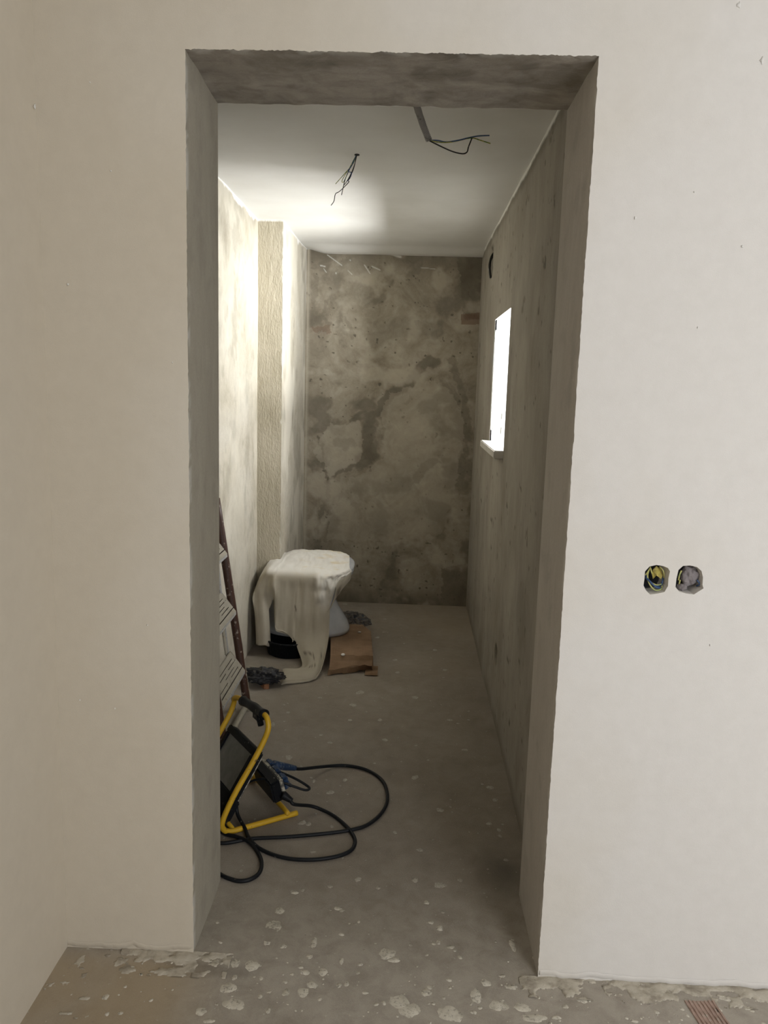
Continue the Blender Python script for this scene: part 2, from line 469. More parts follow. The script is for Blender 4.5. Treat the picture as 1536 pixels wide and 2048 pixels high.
_, e1 = loop(outer); _, e2 = loop(H1); _, e3 = loop(H2)
bmesh.ops.triangle_fill(bm, use_beauty=True, use_dissolve=False, edges=e1+e2+e3)
for f in bm.faces:
    if f.normal.y > 0: f.normal_flip()
# plaster thickness inside the socket holes
for e_ in (e2, e3):
    r = bmesh.ops.extrude_edge_only(bm, edges=e_)
    vv = [g for g in r['geom'] if isinstance(g, bmesh.types.BMVert)]
    cx = sum(v.co.x for v in vv)/len(vv); cz = sum(v.co.z for v in vv)/len(vv)
    for v in vv:
        v.co.y += 0.045; v.co.x = cx+(v.co.x-cx)*0.86-0.003; v.co.z = cz+(v.co.z-cz)*0.9
me = bpy.data.meshes.new('wall_front'); bm.to_mesh(me); bm.free()
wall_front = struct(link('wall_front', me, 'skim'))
co = np.array([v.co for v in me.vertices])
attr(wall_front, 'dirt', 0*co[:, 0])
# hidden back face of the wall, toward the toilet
mesh('wall_core', [(XC-0.05, TH, -0.02), (XLB, TH, -0.02), (XLB, TH, ZT), (XRB, TH, ZT), (XRB, TH, -0.02), (WXR+0.05, TH, -0.02), (WXR+0.05, TH, HH), (XC-0.05, TH, HH)],
     [(0, 1, 2, 7), (2, 3, 6, 7), (3, 4, 5, 6)], 'render_reveal', wall_front)

def zero_attrs(o, n, names=('stain', 'pale', 'rust', 'white')):
    for k in names: attr(o, k, np.zeros(n))
# reveals
def reveal(name, front, back, mat, seed, rough=0.002, nrm=(1, 0, 0), rows=24):
    front = np.array(front, float); back = np.array(back, float)
    n = len(front)
    S = np.linspace(0, 1, rows+1)
    t_ = np.linspace(0, 1, n)[:, None]; clean = front[0]*(1-t_)+front[-1]*t_
    V = []; st = []; wh = []
    for j, s in enumerate(S):
        L = (front if j == 0 else clean)*(1-s)+back*s
        c = L[:, 2] if abs(nrm[0]) > 0.5 else L[:, 0]
        d = (fbm(c*6+seed, np.full(n, s*3.0)+seed, 4)-0.5)*2*rough*math.sin(math.pi*s)**0.5 if 0 < j < rows else np.zeros(n)
        V.append(L + np.outer(d, nrm))
        f = fbm(c*14+seed, np.full(n, s*5.0)+seed, 4)
        st.append(np.clip(smooth(0.58, 0.75, f)*(0.4 if abs(nrm[2]) > 0.5 else 0.18), 0, 1))
        wh.append(smooth(0.10, 0.0, s)*smooth(0.50, 0.62, fbm(c*22+seed*3, np.full(n, s*9), 3))*0.5)
    V = np.concatenate(V); idx = []
    for j in range(rows):
        for i in range(n-1):
            idx.append((j*n+i, j*n+i+1, (j+1)*n+i+1, (j+1)*n+i))
    o = mesh(name, V, idx, mat, wall_front, True)
    attr(o, 'stain', np.concatenate(st)); attr(o, 'white', np.concatenate(wh))
    attr(o, 'pale', np.zeros(len(V))); attr(o, 'rust', np.zeros(len(V)))
    return o
nL = len(left_edge)
lj = left_edge+[(XL, ZT+0.012)]; rj = [(XR, ZT+0.012)]+right_edge
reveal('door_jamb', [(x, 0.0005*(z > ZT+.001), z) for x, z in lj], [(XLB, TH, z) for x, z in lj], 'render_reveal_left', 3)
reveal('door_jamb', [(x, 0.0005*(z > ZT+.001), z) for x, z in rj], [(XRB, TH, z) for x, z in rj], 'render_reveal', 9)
soffit_front = [(XL-0.02, 0.001, ZT)] + [(x, 0, z) for x, z in top_edge[1:-1]] + [(XR+0.02, 0.001, ZT)]
reveal('lintel_soffit', soffit_front, [(XLB-0.02+0.04*i/(len(top_edge)-1)+(XRB-XLB)*i/(len(top_edge)-1), TH, ZT+0.006*float(fbm(np.array([i*0.09]), np.array([3.3]), 3)[0]-.5)) for i in range(len(top_edge))], 'render_lintel', 5, 0.006, (0, 0, 1))

# ------------------------------------------------------------------ toilet shell
def cell(lo, hi, step, extra=()):
    v = np.concatenate([np.arange(lo, hi, step), [hi], extra]); v = np.unique(np.round(v, 5))
    return v
def seg_dist(px, pz_, line):
    d = np.full(px.shape, 9.0)
    for (x0, z0), (x1, z1) in zip(line[:-1], line[1:]):
        vx, vz = x1-x0, z1-z0; L = vx*vx+vz*vz+1e-12
        t = np.clip(((px-x0)*vx+(pz_-z0)*vz)/L, 0, 1)
        d = np.minimum(d, np.hypot(px-x0-t*vx, pz_-z0-t*vz))
    return d
def inside(px, pz_, poly):
    c = np.zeros(px.shape, bool); n = len(poly); j = n-1
    for i in range(n):
        xi, zi = poly[i]; xj, zj = poly[j]
        cross = ((zi > pz_) != (zj > pz_)) & (px < (xj-xi)*(pz_-zi)/(zj-zi+1e-12)+xi)
        c ^= cross; j = i
    return c

# back wall with its damp shapes
A = cell(XP-0.03, WXR+0.02, 0.004); B = cell(-0.02, HC+0.02, 0.004)
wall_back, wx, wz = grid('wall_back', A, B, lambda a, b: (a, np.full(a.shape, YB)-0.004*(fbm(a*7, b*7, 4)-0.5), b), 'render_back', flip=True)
struct(wall_back)
def bw(pts): return [tuple(py_(x, y, YB)[[0, 2]]) for x, y in pts]
j1 = (fbm(wx*30, wz*30, 4)-0.5); j2 = (fbm(wx*30+50, wz*30+9, 4)-0.5)
jx, jz = wx+0.05*j1, wz+0.05*j2
K = 1/322.0   # metres per pixel on the back wall
st = np.zeros(len(wx)); pale = np.zeros(len(wx))
patch = bw([(764, 815), (781, 786), (827, 770), (866, 762), (905, 785), (930, 839), (922, 910), (905, 1000), (883, 1068), (774, 1085), (652, 1080), (668, 997), (700, 960), (729, 945), (772, 905), (768, 860)])
ins = inside(jx, jz, patch).astype(float)
pale += 0.40*ins*(0.6+0.4*fbm(wx*9, wz*9, 3))
p2 = bw([(626, 905), (660, 850), (720, 845), (728, 880), (722, 920), (690, 936), (660, 950), (650, 930)])
pale += 0.40*inside(jx, jz, p2)
for line, w, s in [
        ([(872, 728), (852, 722), (838, 742), (817, 766), (790, 782), (770, 800), (756, 826)], 9, .62),
        ([(756, 826), (730, 830), (706, 840)], 8, .62), ([(742, 836), (738, 862), (734, 890), (744, 906), (722, 926)], 13, .60),
        ([(722, 926), (700, 934), (676, 945), (655, 960), (658, 984), (640, 1035), (630, 1075)], 4, .5),
        ([(905, 720), (926, 790), (934, 850), (926, 930)], 7, .42),
        ([(832, 962), (845, 938), (873, 922)], 7, .5), ([(846, 822), (858, 814)], 5, .5), ([(815, 806), (822, 798)], 3, .4),
        ([(735, 1000), (768, 975)], 4, .35), ([(694, 980), (712, 1010), (722, 1035)], 5, .25), ([(745, 1030), (790, 1010)], 6, .25),
        ([(676, 885), (690, 892), (704, 886)], 8, .5), ([(636, 870), (648, 905), (644, 935), (656, 955)], 2, .6),
        ([(655, 600), (645, 630), (660, 650)], 4, .35), ([(630, 550), (628, 620), (640, 660)], 6, .3), ([(820, 960), (850, 1010)], 3, .2),
        ([(680, 600), (720, 580), (760, 600)], 12, .22), ([(750, 680), (800, 650), (870, 660)], 16, .28), ([(690, 640), (705, 670)], 5, .3)]:
    d = seg_dist(jx, jz, bw(line))
    st = np.maximum(st, s*smooth(w*K*1.35, w*K*0.75, d))
# wet band beneath the ceiling, dark corner, damp foot
top = smooth(0.16, 0.02, HC-wz+0.09*(fbm(wx*6, wz*4, 3)-0.5)*2)
st = np.maximum(st, 0.55*top)
c0 = bw([(918, 500), (990, 500), (990, 640), (930, 640)])
st = np.maximum(st, 0.75*inside(jx+0.01, jz, c0)*(0.6+0.5*fbm(wx*12, wz*5, 3)))
st = np.maximum(st, 0.6*smooth(0.12, 0.0, wz+0.10*(fbm(wx*8+3, wz*8, 3)-0.5)))
c1 = bw([(885, 1135), (950, 1128), (950, 1225), (880, 1225)])
st = np.maximum(st, 0.7*inside(jx, jz, c1)*(0.6+0.5*fbm(wx*14, wz*14, 3)))
st = np.maximum(st, 0.5*smooth(0.52, 0.68, fbm(wx*8+2+1.2*fbm(wx*5, wz*5, 2), wz*8, 6)))
st = np.maximum(st, 0.85*smooth(0.80, 0.84, fbm(wx*45, wz*45, 2)))
rust = np.maximum(0.65*inside(wx+0.004*j1, wz+0.004*j2, bw([(922, 628), (960, 625), (960, 649), (922, 649)])),
                  0.45*inside(jx, jz, bw([(624, 655), (662, 652), (662, 664), (624, 664)])))
white = np.zeros(len(wx))
for line, w in [([(655, 510), (684, 531)], 1.2), ([(641, 531), (650, 533)], 1.6), ([(648, 538), (653, 545)], 1), ([(729, 530), (740, 547)], 1.4), ([(744, 533), (760, 540)], 1.6),
                ([(770, 504), (801, 514)], 3.0), ([(696, 541), (704, 549)], 1), ([(841, 535), (870, 538)], 0.8), ([(700, 520), (701, 521)], 1.6), ([(672, 546), (672, 547)], 1.6)]:
    white = np.maximum(white, 0.6*smooth(w*K*1.0, w*K*0.4, seg_dist(wx, wz, bw(line))))
white = np.maximum(white, smooth(0.006, 0.001, HC-wz-0.020*np.clip(fbm(wx*22, wz*3, 4)-0.45, 0, 1)*4*0.5)*0.75)
pale = np.maximum(pale, 0.6*smooth(0.56, 0.74, fbm(wx*7+30, wz*7, 5))*(1-ins))
pale = np.maximum(pale, 0.5*smooth(0.006, 0.002, np.abs(wx-XP-0.022))+0.3*smooth(0.04, 0.03, wx-XP))
st = np.where(pale > 0.3, st*0.9, st)
attr(wall_back, 'stain', np.clip(st, 0, 1)); attr(wall_back, 'pale', np.clip(pale, 0, 1)); attr(wall_back, 'rust', rust); attr(wall_back, 'white', white)

# left wall, in front of the pier
def ragged_white(coord, z, lo=0.004, amp=0.030, seed=0.0):
    w = lo + amp*np.clip(fbm(coord*14+seed, z*2, 4)-0.38, 0, 1)*1.6
    return smooth(1.0, 0.55, (HC-z)/w)
A = cell(TH-0.02, YP+0.03, 0.012); B = cell(-0.02, HC+0.02, 0.008)
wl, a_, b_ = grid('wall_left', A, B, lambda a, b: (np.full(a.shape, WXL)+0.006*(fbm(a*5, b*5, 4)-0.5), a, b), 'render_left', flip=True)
struct(wl)
sl = 0.30*smooth(0.56, 0.72, fbm(a_*7, b_*6+3, 5))
sl = np.maximum(sl, 0.5*smooth(0.10, 0.02, HC-b_+0.05*(fbm(a_*12, b_*4, 3)-0.5)))
sl = np.maximum(sl, 0.25*smooth(0.66, 0.74, fbm(a_*30, b_*12, 3)))
attr(wl, 'stain', sl); attr(wl, 'pale', 0.40*smooth(0.50, 0.66, fbm(a_*5+7, b_*4, 5)))
attr(wl, 'rust', 0*a_); attr(wl, 'white', ragged_white(a_, b_, 0.006, 0.05))
# pier: front face (combed render) and side face
A = cell(WXL-0.02, XP, 0.006); B = cell(-0.02, HC+0.02, 0.008)
pf, a_, b_ = grid('wall_pier', A, B, lambda a, b: (a, np.full(a.shape, YP)+0.004*(fbm(a*60, b*14, 3)-0.5), b), 'pier', flip=True)
struct(pf)
attr(pf, 'white', np.maximum(ragged_white(a_, b_, 0.004, 0.02), 0.8*smooth(0.006, 0.001, XP-a_)*smooth(0.45, 0.6, fbm(b_*18, a_*2, 3))))
A = cell(YP, YB+0.02, 0.01)
ps, a_, b_ = grid('wall_pier_side', A, B, lambda a, b: (np.full(a.shape, XP)+0.010*smooth(YB-0.16, YB, a)+0.004*(fbm(a*8, b*8, 3)-0.5)*smooth(YP, YP+.03, a), a, b), 'render_left', flip=True)
struct(ps)
attr(ps, 'stain', np.maximum(0.4*smooth(0.55, 0.7, fbm(a_*9, b_*5, 4)), 0.35*smooth(YB-0.10, YB-0.03, a_)))
attr(ps, 'pale', 0.8*smooth(0.48, 0.62, fbm(a_*5, b_*3+9, 4))); attr(ps, 'rust', 0*a_)
attr(ps, 'white', np.maximum(ragged_white(a_, b_, 0.008, 0.05, 4.0), 0.7*smooth(0.008, 0.002, YB-0.012-a_)*smooth(1.70, 1.95, b_)))
# right wall with the small window and two chipped holes
A = cell(TH-0.02, YB+0.02, 0.01, (WY0, WY1)); B = cell(-0.02, HC+0.02, 0.008, (WZ0, WZ1))
hA = px_(984, 502, WXR); hB = px_(984, 543, WXR); hC_ = px_(992, 1308, WXR)
def right3(a, b):
    x = np.full(a.shape, WXR) + 0.005*(fbm(a*4, b*4, 4)-0.5)
    d = np.maximum(np.abs(a-2.585)/0.055, np.abs(b-2.02)/0.075) + 0.35*(fbm(a*40, b*40, 2)-0.5)
    x = x + 0.05*smooth(1.05, 0.8, d)
    d = np.hypot((a-hC_[1])/0.035, (b-hC_[2])/0.042) + 0.7*(fbm(a*50, b*50, 2)-0.5)
    return (x + 0.03*smooth(1.0, 0.6, d), a, b)
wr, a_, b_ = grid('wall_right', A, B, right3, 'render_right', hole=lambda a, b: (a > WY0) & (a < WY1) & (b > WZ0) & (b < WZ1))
struct(wr)
sr = 0.22*smooth(0.55, 0.75, fbm(a_*5, b_*3+13, 4))
sr = np.maximum(sr, 0.8*smooth(0.79, 0.83, fbm(a_*26, b_*26, 2)))
sr = np.maximum(sr, 0.45*smooth(0.07, 0.01, b_+0.03*(fbm(a_*9, b_*9, 2)-0.5)))
sr = np.maximum(sr, 0.6*smooth(0.06, 0.02, HC-b_+0.04*(fbm(a_*14, b_*3, 3)-0.5)))
sr = np.maximum(sr, 0.35*smooth(0.10, 0.05, np.abs(a_-1.58)+0.05*(fbm(a_*9, b_*5, 3)-0.5))*smooth(0.8, 1.0, b_)*smooth(1.85, 1.7, b_))
sr = np.maximum(sr, 0.5*(np.hypot((a_-hC_[1])/0.05, (b_-hC_[2])/0.05) < 1))  # darker colour inside the low chipped hole
sr = np.maximum(sr, 0.7*(np.maximum(np.abs(a_-2.585)/0.06, np.abs(b_-2.02)/0.085) < 1))  # darker colour inside the high chipped hole
attr(wr, 'stain', sr); attr(wr, 'rust', 0*a_)
attr(wr, 'pale', np.maximum(0.25*smooth(0.55, 0.68, fbm(a_*5+21, b_*3, 4)), 0.8*smooth(0.012, 0.004, np.abs(a_-2.45))*smooth(0.72, 0.76, b_)*smooth(1.04, 0.98, b_)))
attr(wr, 'white', ragged_white(a_, b_, 0.014, 0.018, 8.0))

# ceiling of the toilet, sagging a little near the back corner
A = cell(WXL-0.02, WXR+0.02, 0.02); B = cell(TH-0.02, YB+0.02, 0.01)
ce, a_, b_ = grid('ceiling', A, B, lambda a, b: (a, b, np.full(a.shape, HC)+0.006*(fbm(a*4, b*4, 3)-0.5)-0.030*smooth(YB-0.17, YB-0.03, b)*smooth(XP-.02, XP+.14, a)), 'ceiling', flip=True)
struct(ce)

# front room: side walls, back wall with a window, ceiling
A = cell(HY, 0.0, 0.05); B = cell(-0.02, HH, 0.05)
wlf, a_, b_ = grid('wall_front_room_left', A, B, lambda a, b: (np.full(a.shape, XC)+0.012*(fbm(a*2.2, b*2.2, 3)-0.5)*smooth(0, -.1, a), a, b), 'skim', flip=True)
struct(wlf)
attr(wlf, 'dirt', 0*a_)
def quad(name, v, mat):
    o = mesh(name, v, [(0, 1, 2, 3)], mat); return struct(o)
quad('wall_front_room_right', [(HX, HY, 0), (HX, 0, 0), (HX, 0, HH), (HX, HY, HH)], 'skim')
quad('ceiling_front_room', [(XC, HY, HH), (XC, 0, HH), (HX, 0, HH), (HX, HY, HH)], 'ceiling')
bx0, bx1, bz0, bz1 = 1.10, 2.50, 0.35, 2.35
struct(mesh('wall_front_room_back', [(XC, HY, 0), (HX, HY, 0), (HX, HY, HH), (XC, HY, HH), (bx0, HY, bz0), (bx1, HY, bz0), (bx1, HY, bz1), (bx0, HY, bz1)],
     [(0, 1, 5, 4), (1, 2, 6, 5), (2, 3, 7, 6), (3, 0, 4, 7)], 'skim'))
w2 = struct(oriented_box('window_2', ((bx0+bx1)/2, HY-0.03, (bz0+bz1)/2), (1, 0, 0), (0, 1, 0), (0, 0, 1), (0.05, 0.05, bz1-bz0), 'white_upvc'))
for nm, c, s in (('window_frame', ((bx0+bx1)/2, HY-0.03, bz0+0.025), (bx1-bx0, 0.05, 0.05)), ('window_frame', ((bx0+bx1)/2, HY-0.03, bz1-0.025), (bx1-bx0, 0.05, 0.05)),
                 ('window_frame', (bx0+0.025, HY-0.03, (bz0+bz1)/2), (0.05, 0.05, bz1-bz0)), ('window_frame', (bx1-0.025, HY-0.03, (bz0+bz1)/2), (0.05, 0.05, bz1-bz0))):
    under(oriented_box(nm, c, (1, 0, 0), (0, 1, 0), (0, 0, 1), s, 'white_upvc'), w2)

# ------------------------------------------------------------------ small window: embrasure, outer frame, open sash, marble sill
DX = 0.735
win = struct(mesh('window_1', [(WXR, WY0, WZ0), (WXR, WY1, WZ0), (WXR, WY1, WZ1), (WXR, WY0, WZ1),
                               (DX, WY0, WZ0), (DX, WY1, WZ0), (DX, WY1, WZ1), (DX, WY0, WZ1)],
                  [(0, 4, 5, 1), (1, 5, 6, 2), (2, 6, 7, 3), (3, 7, 4, 0)], 'limewash'))
win['label'] = 'small window opening with white lined embrasure in right wall'
for c, s in (((DX-0.03, WY0+0.02, (WZ0+WZ1)/2), (0.05, 0.04, WZ1-WZ0)), ((DX-0.03, WY1-0.02, (WZ0+WZ1)/2), (0.05, 0.04, WZ1-WZ0)),
             ((DX-0.03, (WY0+WY1)/2, WZ0+0.02), (0.05, WY1-WY0, 0.04)), ((DX-0.03, (WY0+WY1)/2, WZ1-0.02), (0.05, WY1-WY0, 0.04))):
    under(oriented_box('window_frame', c, (1, 0, 0), (0, 1, 0), (0, 0, 1), s, 'white_upvc'), win)
# casement leaf swung open flat against the far jamb, with obscured glass
sx0, sx1, sy = WXR+0.002, WXR+0.30, WY1+0.011
for nm, c, s in (('sash_rail', ((sx0+sx1)/2, sy, WZ0+0.036), (sx1-sx0, 0.036, 0.056)), ('sash_rail', ((sx0+sx1)/2, sy, WZ1-0.026), (sx1-sx0, 0.036, 0.05)),
                 ('sash_stile', (sx0+0.004, sy, (WZ0+WZ1)/2), (0.008, 0.036, WZ1-WZ0-0.002)), ('sash_stile', (sx1-0.025, sy, (WZ0+WZ1)/2), (0.05, 0.036, WZ1-WZ0-0.012))):
    under(oriented_box(nm, c, (1, 0, 0), (0, 1, 0), (0, 0, 1), s, 'white_upvc', 0.002), win)
under(oriented_box('obscured_glass_pane', ((sx0+sx1)/2, sy-0.004, (WZ0+WZ1)/2), (1, 0, 0), (0, 1, 0), (0, 0, 1), (sx1-sx0-0.02, 0.030, WZ1-WZ0-0.10), 'frosted', 0.0), win)
for zz in (1.17, 1.24):
    under(oriented_box('hinge', (WXR+0.058, sy-0.020, zz), (1, 0, 0), (0, 1, 0), (0, 0, 1), (0.008, 0.010, 0.035), 'grey_metal', 0.001), win)
under(oriented_box('window_sill', (WXR+0.055, (WY0+WY1)/2+0.02, WZ0-0.008), (1, 0, 0), (0, 1, 0), (0, 0, 1), (0.19, WY1-WY0+0.05, 0.034), 'marble', 0.004), win)

# ------------------------------------------------------------------ floor marks: drips, mortar smears, clay block
def blob(cx, cy, rx, ry, rot, n=18, seed=0, amp=0.16):
    r = np.random.default_rng(seed); ph = r.random(4)*6.28; out = []
    for k in range(n):
        a = 2*math.pi*k/n
        m = 1 + amp*(0.6*math.sin(2*a+ph[0])+0.5*math.sin(3*a+ph[1])+0.4*math.sin(5*a+ph[2])+0.35*math.sin(7*a+ph[3])) + r.normal()*amp*0.18
        x, y = rx*m*math.cos(a), ry*m*math.sin(a)
        out.append((cx+x*math.cos(rot)-y*math.sin(rot), cy+x*math.sin(rot)+y*math.cos(rot)))
    return out
def splat_geo(cx, cy, rx, ry, rot, seed, h=0.0005, n=18):
    o = blob(cx, cy, rx, ry, rot, n, seed); i = [(cx+(x-cx)*0.86, cy+(y-cy)*0.86) for x, y in o]
    V = [(x, y, float(lift(x, y))-0.0006) for x, y in o] + [(x, y, float(lift(x, y))+h) for x, y in i]
    Fc = [(k, (k+1) % n, n+(k+1) % n, n+k) for k in range(n)] + [tuple(n+k for k in range(n))]
    return V, Fc
SPL = [(559, 1822, 11, 7), (545, 1857, 18, 20), (534, 1885, 7, 8), (567, 1893, 7, 5), (628, 1886, 7, 12), (619, 1913, 8, 5), (431, 1924, 8, 6), (470, 1927, 11, 9), (504, 1932, 15, 12),
       (469, 1955, 6, 6), (456, 1976, 19, 12), (468, 2009, 25, 13), (402, 2023, 11, 10), (536, 2022, 6, 6), (572, 1985, 9, 8), (606, 1985, 14, 10), (624, 1970, 13, 8), (646, 1944, 11, 8), (610, 1945, 10, 6),
       (683, 1922, 5, 8), (720, 1929, 6, 4), (211, 1994, 8, 6), (241, 2026, 5, 4), (214, 2028, 5, 4), (683, 1869, 6, 4), (676, 1817, 8, 4), (589, 1785, 9, 4), (520, 1993, 6, 5), (678, 1971, 6, 5), (693, 1968, 5, 6), (418, 2042, 12, 5),
       (774, 1908, 18, 11), (788, 1920, 12, 6), (800, 2005, 22, 16), (818, 2020, 24, 16), (901, 2028, 26, 18), (853, 1985, 11, 9), (952, 1992, 13, 15), (972, 1966, 11, 8), (853, 1805, 6, 4), (879, 1856, 8, 6), (901, 1894, 9, 4),
       (877, 1885, 5, 4), (1025, 1891, 6, 11), (997, 2012, 20, 12), (1044, 2015, 18, 9), (1068, 2036, 28, 8), (1131, 2013, 7, 4), (1113, 2035, 9, 4), (1164, 2000, 10, 7), (1323, 1992, 14, 8), (1437, 2020, 7, 6), (1452, 1997, 16, 6),
       (1495, 2017, 7, 4), (1504, 2022, 5, 3), (1022, 1974, 15, 5), (1268, 2042, 10, 3), (1520, 2000, 9, 5), (862, 1845, 6, 4), (947, 2025, 8, 4), (1004, 1952, 7, 4), (898, 1960, 6, 4), (920, 1915, 5, 4)]
SPLF = [(578, 1515, 8, 5), (661, 1585, 9, 4), (604, 1645, 8, 5), (617, 1648, 6, 4), (625, 1704, 7, 3), (627, 1562, 4, 4), (660, 1485, 6, 2), (706, 1410, 8, 3), (546, 1449, 4, 6), (605, 1780, 5, 4), (660, 1773, 6, 4), (756, 1775, 5, 4),
        (716, 1758, 6, 6), (482, 1742, 4, 3), (560, 1528, 6, 3), (576, 1425, 4, 2), (642, 1470, 4, 2), (690, 1560, 5, 3), (880, 1620, 8, 4), (830, 1555, 7, 5), (980, 1575, 7, 4), (990, 1600, 6, 3), (978, 1647, 6, 4), (998, 1660, 5, 3),
        (1000, 1672, 4, 3), (840, 1700, 7, 4), (790, 1665, 5, 3), (1012, 1720, 5, 3), (930, 1500, 6, 3), (770, 1480, 6, 3), (760, 1440, 5, 3), (900, 1440, 5, 2), (920, 1760, 6, 4), (830, 1760, 7, 5), (880, 1770, 14, 6), (700, 1330, 4, 2),
        (640, 1395, 5, 2), (790, 1320, 6, 2), (720, 1385, 9, 4), (755, 1275, 4, 2), (770, 1265, 6, 2), (795, 1345, 5, 2), (830, 1395, 8, 3), (890, 1340, 5, 2), (700, 1440, 5, 2), (770, 1238, 4, 1), (690, 1208, 6, 1), (870, 1300, 5, 2)]
for i, (x, y, rx, ry) in enumerate(SPL+SPLF):
    c = fl(x, y); ex = fl(x+rx, y); ey = fl(x, y+ry)
    V, Fc = splat_geo(c[0], c[1], abs(ex[0]-c[0]), abs(ey[1]-c[1]), random.uniform(-.3, .3), i)
    mesh('paint_drip', V, Fc, 'drip' if i < len(SPL) else 'drip_faint', floor_o, True)
# the countless tiny specks, joined
def specks(name, mat, n, area_, rmin, rmax, seed):
    V = []; Fc = []; r = np.random.default_rng(seed)
    for i in range(n):
        cx, cy = area_(r)
        rr = rmin+(rmax-rmin)*r.random()**3
        v, f = splat_geo(cx, cy, rr*(0.7+0.9*r.random()), rr, r.random()*3.1, seed*999+i, 0.0004, 8)
        b = len(V); V += v; Fc += [tuple(k+b for k in q) for q in f]
    o = mesh(name, V, Fc, mat, floor_o, True); o['kind'] = 'stuff'; return o
specks('paint_specks', 'drip', 260, lambda r: (-0.75+1.7*r.random(), -0.16+0.16*r.random()+(0.25*r.random() if r.random() < 0.3 else 0)), 0.0012, 0.0065, 21)
specks('paint_specks', 'drip_faint', 420, lambda r: (-0.55+0.9*r.random(), 0.05+2.7*r.random()**1.2), 0.0012, 0.006, 22)

def smear(name, x0, x1, y0, y1, seed, mat='mortar', h=0.0035, thr=0.5, step=0.003, sc_=34):
    """ragged raised mortar residue against the foot of the wall"""
    A = np.arange(x0, x1, step); B = np.arange(y0, y1+1e-6, step)
    def hh(a, b):
        t = (y1-b)/(y1-y0)      # 0 at wall
        f = fbm(a*sc_+seed, b*sc_*1.3+seed, 4)
        return f - thr - 0.34*(t-0.35)
    def z3(a, b):
        v = hh(a, b); return a, b, lift(a, b) + np.where(v > 0, 0.0008+h*np.clip(v*3, 0, 1), -0.004)
    o, _, _ = grid(name, A, B, z3, mat, hole=lambda a, b: hh(a, b) < -0.03, parent=floor_o)
    return o
smear('mortar_residue', 0.30, 1.3, -0.066, 0.002, 3.0, thr=0.37)
smear('mortar_residue', -0.65, -0.38, -0.080, 0.006, 8.0, thr=0.36)
smear('mortar_residue', XC, XC+0.15, -0.5, 0.0, 14.0, thr=0.72, h=0.003)
# thin plaster skirt curling away at the foot of the wall
def skirt(xa, xb, seed, amp=0.014, base=0.004):
    n = int((xb-xa)/0.004); V = []; Fc = []
    for i in range(n+1):
        x = xa+(xb-xa)*i/n
        z0 = float(lift(x, -0.003)) + base + amp*float(np.clip(fbm(np.array([x*24+seed]), np.array([seed]), 4)[0]-0.38, 0, 1))*2
        V += [(x, -0.0006, z0+0.012), (x, -0.002-0.003*float(fbm(np.array([x*40]), np.array([seed]), 2)[0]), z0), (x, 0.003, z0-0.002)]
    for i in range(n):
        a = 3*i
        Fc += [(a, a+1, a+4, a+3), (a+1, a+2, a+5, a+4)]
    o = mesh('plaster_lip', V, Fc, 'skim', wall_front, True); attr(o, 'dirt', np.zeros(len(V)))
skirt(XC+0.003, XL-0.004, 4.0); skirt(XR+0.004, 1.35, 7.0, 0.008)

# ridged clay block set in the floor near the right wall foot
t0 = fl(1368, 2003); t1 = fl(1430, 2003); t2 = fl(1398, 2050); t3 = fl(1462, 2050)
ux = (t1-t0); uy = (t2-t0)*2.2
nr = 8; V = []; Fc = []
prof = []
for k in range(nr):
    a0 = k/nr; w = 1/nr
    hgt = 0.003 if k not in (2, 3) else 0.0022
    prof += [(a0+0.04*w, 0.0005), (a0+0.16*w, hgt), (a0+0.60*w, hgt), (a0+0.74*w, 0.0005)]
for a, h in prof:
    for s in np.linspace(0, 1, 12):
        p = t0+ux*a+uy*s
        V.append((p[0], p[1], float(lift(p[0], p[1]))+h+0.0012*math.sin(40*s+9*a)*(h > 0.002)))
m_ = 12
for i in range(len(prof)-1):
    for j in range(m_-1):
        Fc.append((i*m_+j, (i+1)*m_+j, (i+1)*m_+j+1, i*m_+j+1))
cb = mesh('clay_block', V, Fc, 'terracotta', floor_o)
cb['label'] = 'ridged reddish clay block set in the concrete'

# small stuck plaster bits on the front wall
for i, (x, y, r) in enumerate([(1478, 10, 5), (1524, 121, 5), (136, 569, 2.4), (222, 342, 1.6), (1270, 436, 2.4), (1484, 493, 2.4), (1388, 384, 1.6), (66, 213, 3.5), (230, 1417, 2), (180, 165, 1.5), (1420, 1290, 1.8), (160, 1400, 1.6), (295, 1250, 1.6), (345, 725, 1.6), (1395, 655, 1.6)]):
    c = py_(x, y, 0.0) if x > 100 else px_(x, y, XC)
    if x <= 100: c = np.array([XC+0.004, min(c[1], -0.004), c[2]])
    bmx = bmesh.new(); bmesh.ops.create_icosphere(bmx, subdivisions=2, radius=1.0)
    for v in bmx.verts:
        k = 1+0.35*math.sin(5*v.co.x+i)+0.25*math.sin(7*v.co.z+2*i)
        v.co = Vector((c[0]+v.co.x*k*r*0.00075, c[1]-0.0005+v.co.y*0.0022, c[2]+v.co.z*k*r*0.0011))
    me = bpy.data.meshes.new('plaster_bit'); bmx.to_mesh(me); bmx.free()
    link('plaster_bit', me, 'limewash', wall_front, True)

